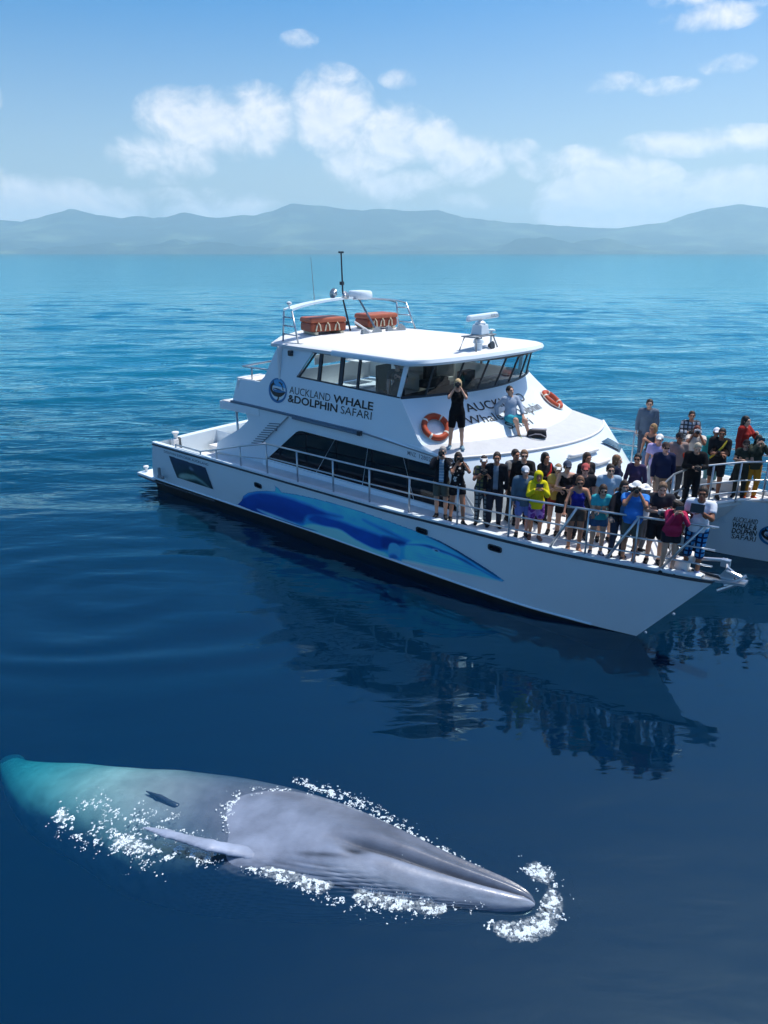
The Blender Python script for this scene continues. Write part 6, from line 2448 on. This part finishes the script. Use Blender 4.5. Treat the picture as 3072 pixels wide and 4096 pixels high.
def build_foam():
    P = foam_points()
    n = len(P)
    z = np.maximum(sea_height(P[:, 0], P[:, 1]), whale_top(P[:, 0], P[:, 1])) + .006
    r = .003 + .0085 * rng.random(n) ** 2.6
    ang = rng.random(n) * 6.28
    K = 6
    V = []
    F = []
    th = np.arange(K) / K * 2 * math.pi
    for i in range(n):
        rr = r[i] * (.6 + .8 * rng.random(K))
        st = 1.0 + 1.2 * rng.random()
        ca, sa = math.cos(ang[i]), math.sin(ang[i])
        ex, ey = rr * np.cos(th) * st, rr * np.sin(th)
        X = P[i, 0] + ex * ca - ey * sa; Y = P[i, 1] + ex * sa + ey * ca
        b = len(V)
        V += [(X[k], Y[k], z[i] - .004) for k in range(K)] + [(P[i, 0], P[i, 1], z[i] + r[i] * .45)]
        F += [(b + k, b + (k + 1) % K, b + K) for k in range(K)]
    m = mat('sea_foam', (.70, .78, .82), .6, .3)
    me = bpy.data.meshes.new('foam')
    me.from_pydata(V, [], F)
    me.materials.append(m)
    o = bpy.data.objects.new('foam', me)
    COL.objects.link(o)
    tag(o, 'white froth and flecks of broken water round the whale', 'foam', kind='stuff')
    # lace: thin broken film of bubbles on the water close to the flank
    lm = bpy.data.materials.new('foam_lace')
    lm.use_nodes = True
    nt = lm.node_tree
    for nn in list(nt.nodes):
        nt.nodes.remove(nn)
    out = nt.nodes.new('ShaderNodeOutputMaterial')
    tr = nt.nodes.new('ShaderNodeBsdfTransparent')
    df = nt.nodes.new('ShaderNodeBsdfDiffuse'); df.inputs[0].default_value = (.72, .82, .86, 1)
    mx = nt.nodes.new('ShaderNodeMixShader')
    geo = nt.nodes.new('ShaderNodeNewGeometry')
    vc = nt.nodes.new('ShaderNodeVertexColor'); vc.layer_name = 'cover'
    n1 = nt.nodes.new('ShaderNodeTexNoise'); n1.inputs['Scale'].default_value = 24; n1.inputs['Detail'].default_value = 8; n1.inputs['Roughness'].default_value = .7; n1.inputs['Distortion'].default_value = .8
    nt.links.new(geo.outputs['Position'], n1.inputs['Vector'])
    ad = nt.nodes.new('ShaderNodeMath'); ad.operation = 'MULTIPLY_ADD'; ad.inputs[1].default_value = .62; ad.inputs[2].default_value = -.62
    nt.links.new(vc.outputs[0], ad.inputs[0])
    a2 = nt.nodes.new('ShaderNodeMath'); a2.operation = 'ADD'
    nt.links.new(ad.outputs[0], a2.inputs[0]); nt.links.new(n1.outputs['Fac'], a2.inputs[1])
    mr = nt.nodes.new('ShaderNodeMapRange'); mr.inputs['From Min'].default_value = .40; mr.inputs['From Max'].default_value = .68; mr.inputs['To Max'].default_value = .48
    nt.links.new(a2.outputs[0], mr.inputs[0])
    nt.links.new(mr.outputs[0], mx.inputs[0]); nt.links.new(tr.outputs[0], mx.inputs[1]); nt.links.new(df.outputs[0], mx.inputs[2])
    nt.links.new(mx.outputs[0], out.inputs[0])
    gx = np.arange(-5.2, 2.5, .06); gy = np.arange(6.1, 9.3, .06)
    H2, xe, ye = np.histogram2d(P[:, 0], P[:, 1], bins=[np.append(gx - .03, gx[-1] + .03), np.append(gy - .03, gy[-1] + .03)])
    k = np.array([1, 4, 6, 4, 1.]); k /= k.sum()
    for _ in range(2):
        H2 = np.apply_along_axis(lambda r_: np.convolve(r_, k, 'same'), 0, H2)
        H2 = np.apply_along_axis(lambda r_: np.convolve(r_, k, 'same'), 1, H2)
    cov = np.clip(H2 / 12.0, 0, 1)
    X, Y = np.meshgrid(gx, gy, indexing='ij')
    Z = np.maximum(sea_height(X.ravel(), Y.ravel()), whale_top(X.ravel(), Y.ravel())) + .005
    I = np.arange(X.size).reshape(X.shape)
    Q = np.stack([I[:-1, :-1], I[1:, :-1], I[1:, 1:], I[:-1, 1:]], -1).reshape(-1, 4)
    Q = Q[(cov.ravel()[Q] > .02).any(1)]
    used = np.unique(Q); rm = -np.ones(X.size, int); rm[used] = np.arange(len(used))
    V = np.stack([X.ravel(), Y.ravel(), Z], 1)[used]
    me = np_mesh('foam_film', V, rm[Q], lm)
    ca = me.color_attributes.new('cover', 'FLOAT_COLOR', 'POINT')
    c = cov.ravel()[used]
    ca.data.foreach_set('color', np.stack([c, c, c, np.ones_like(c)], 1).astype(np.float32).ravel())
    o2 = bpy.data.objects.new('foam_film', me)
    COL.objects.link(o2)
    o2.parent = o


build_foam()
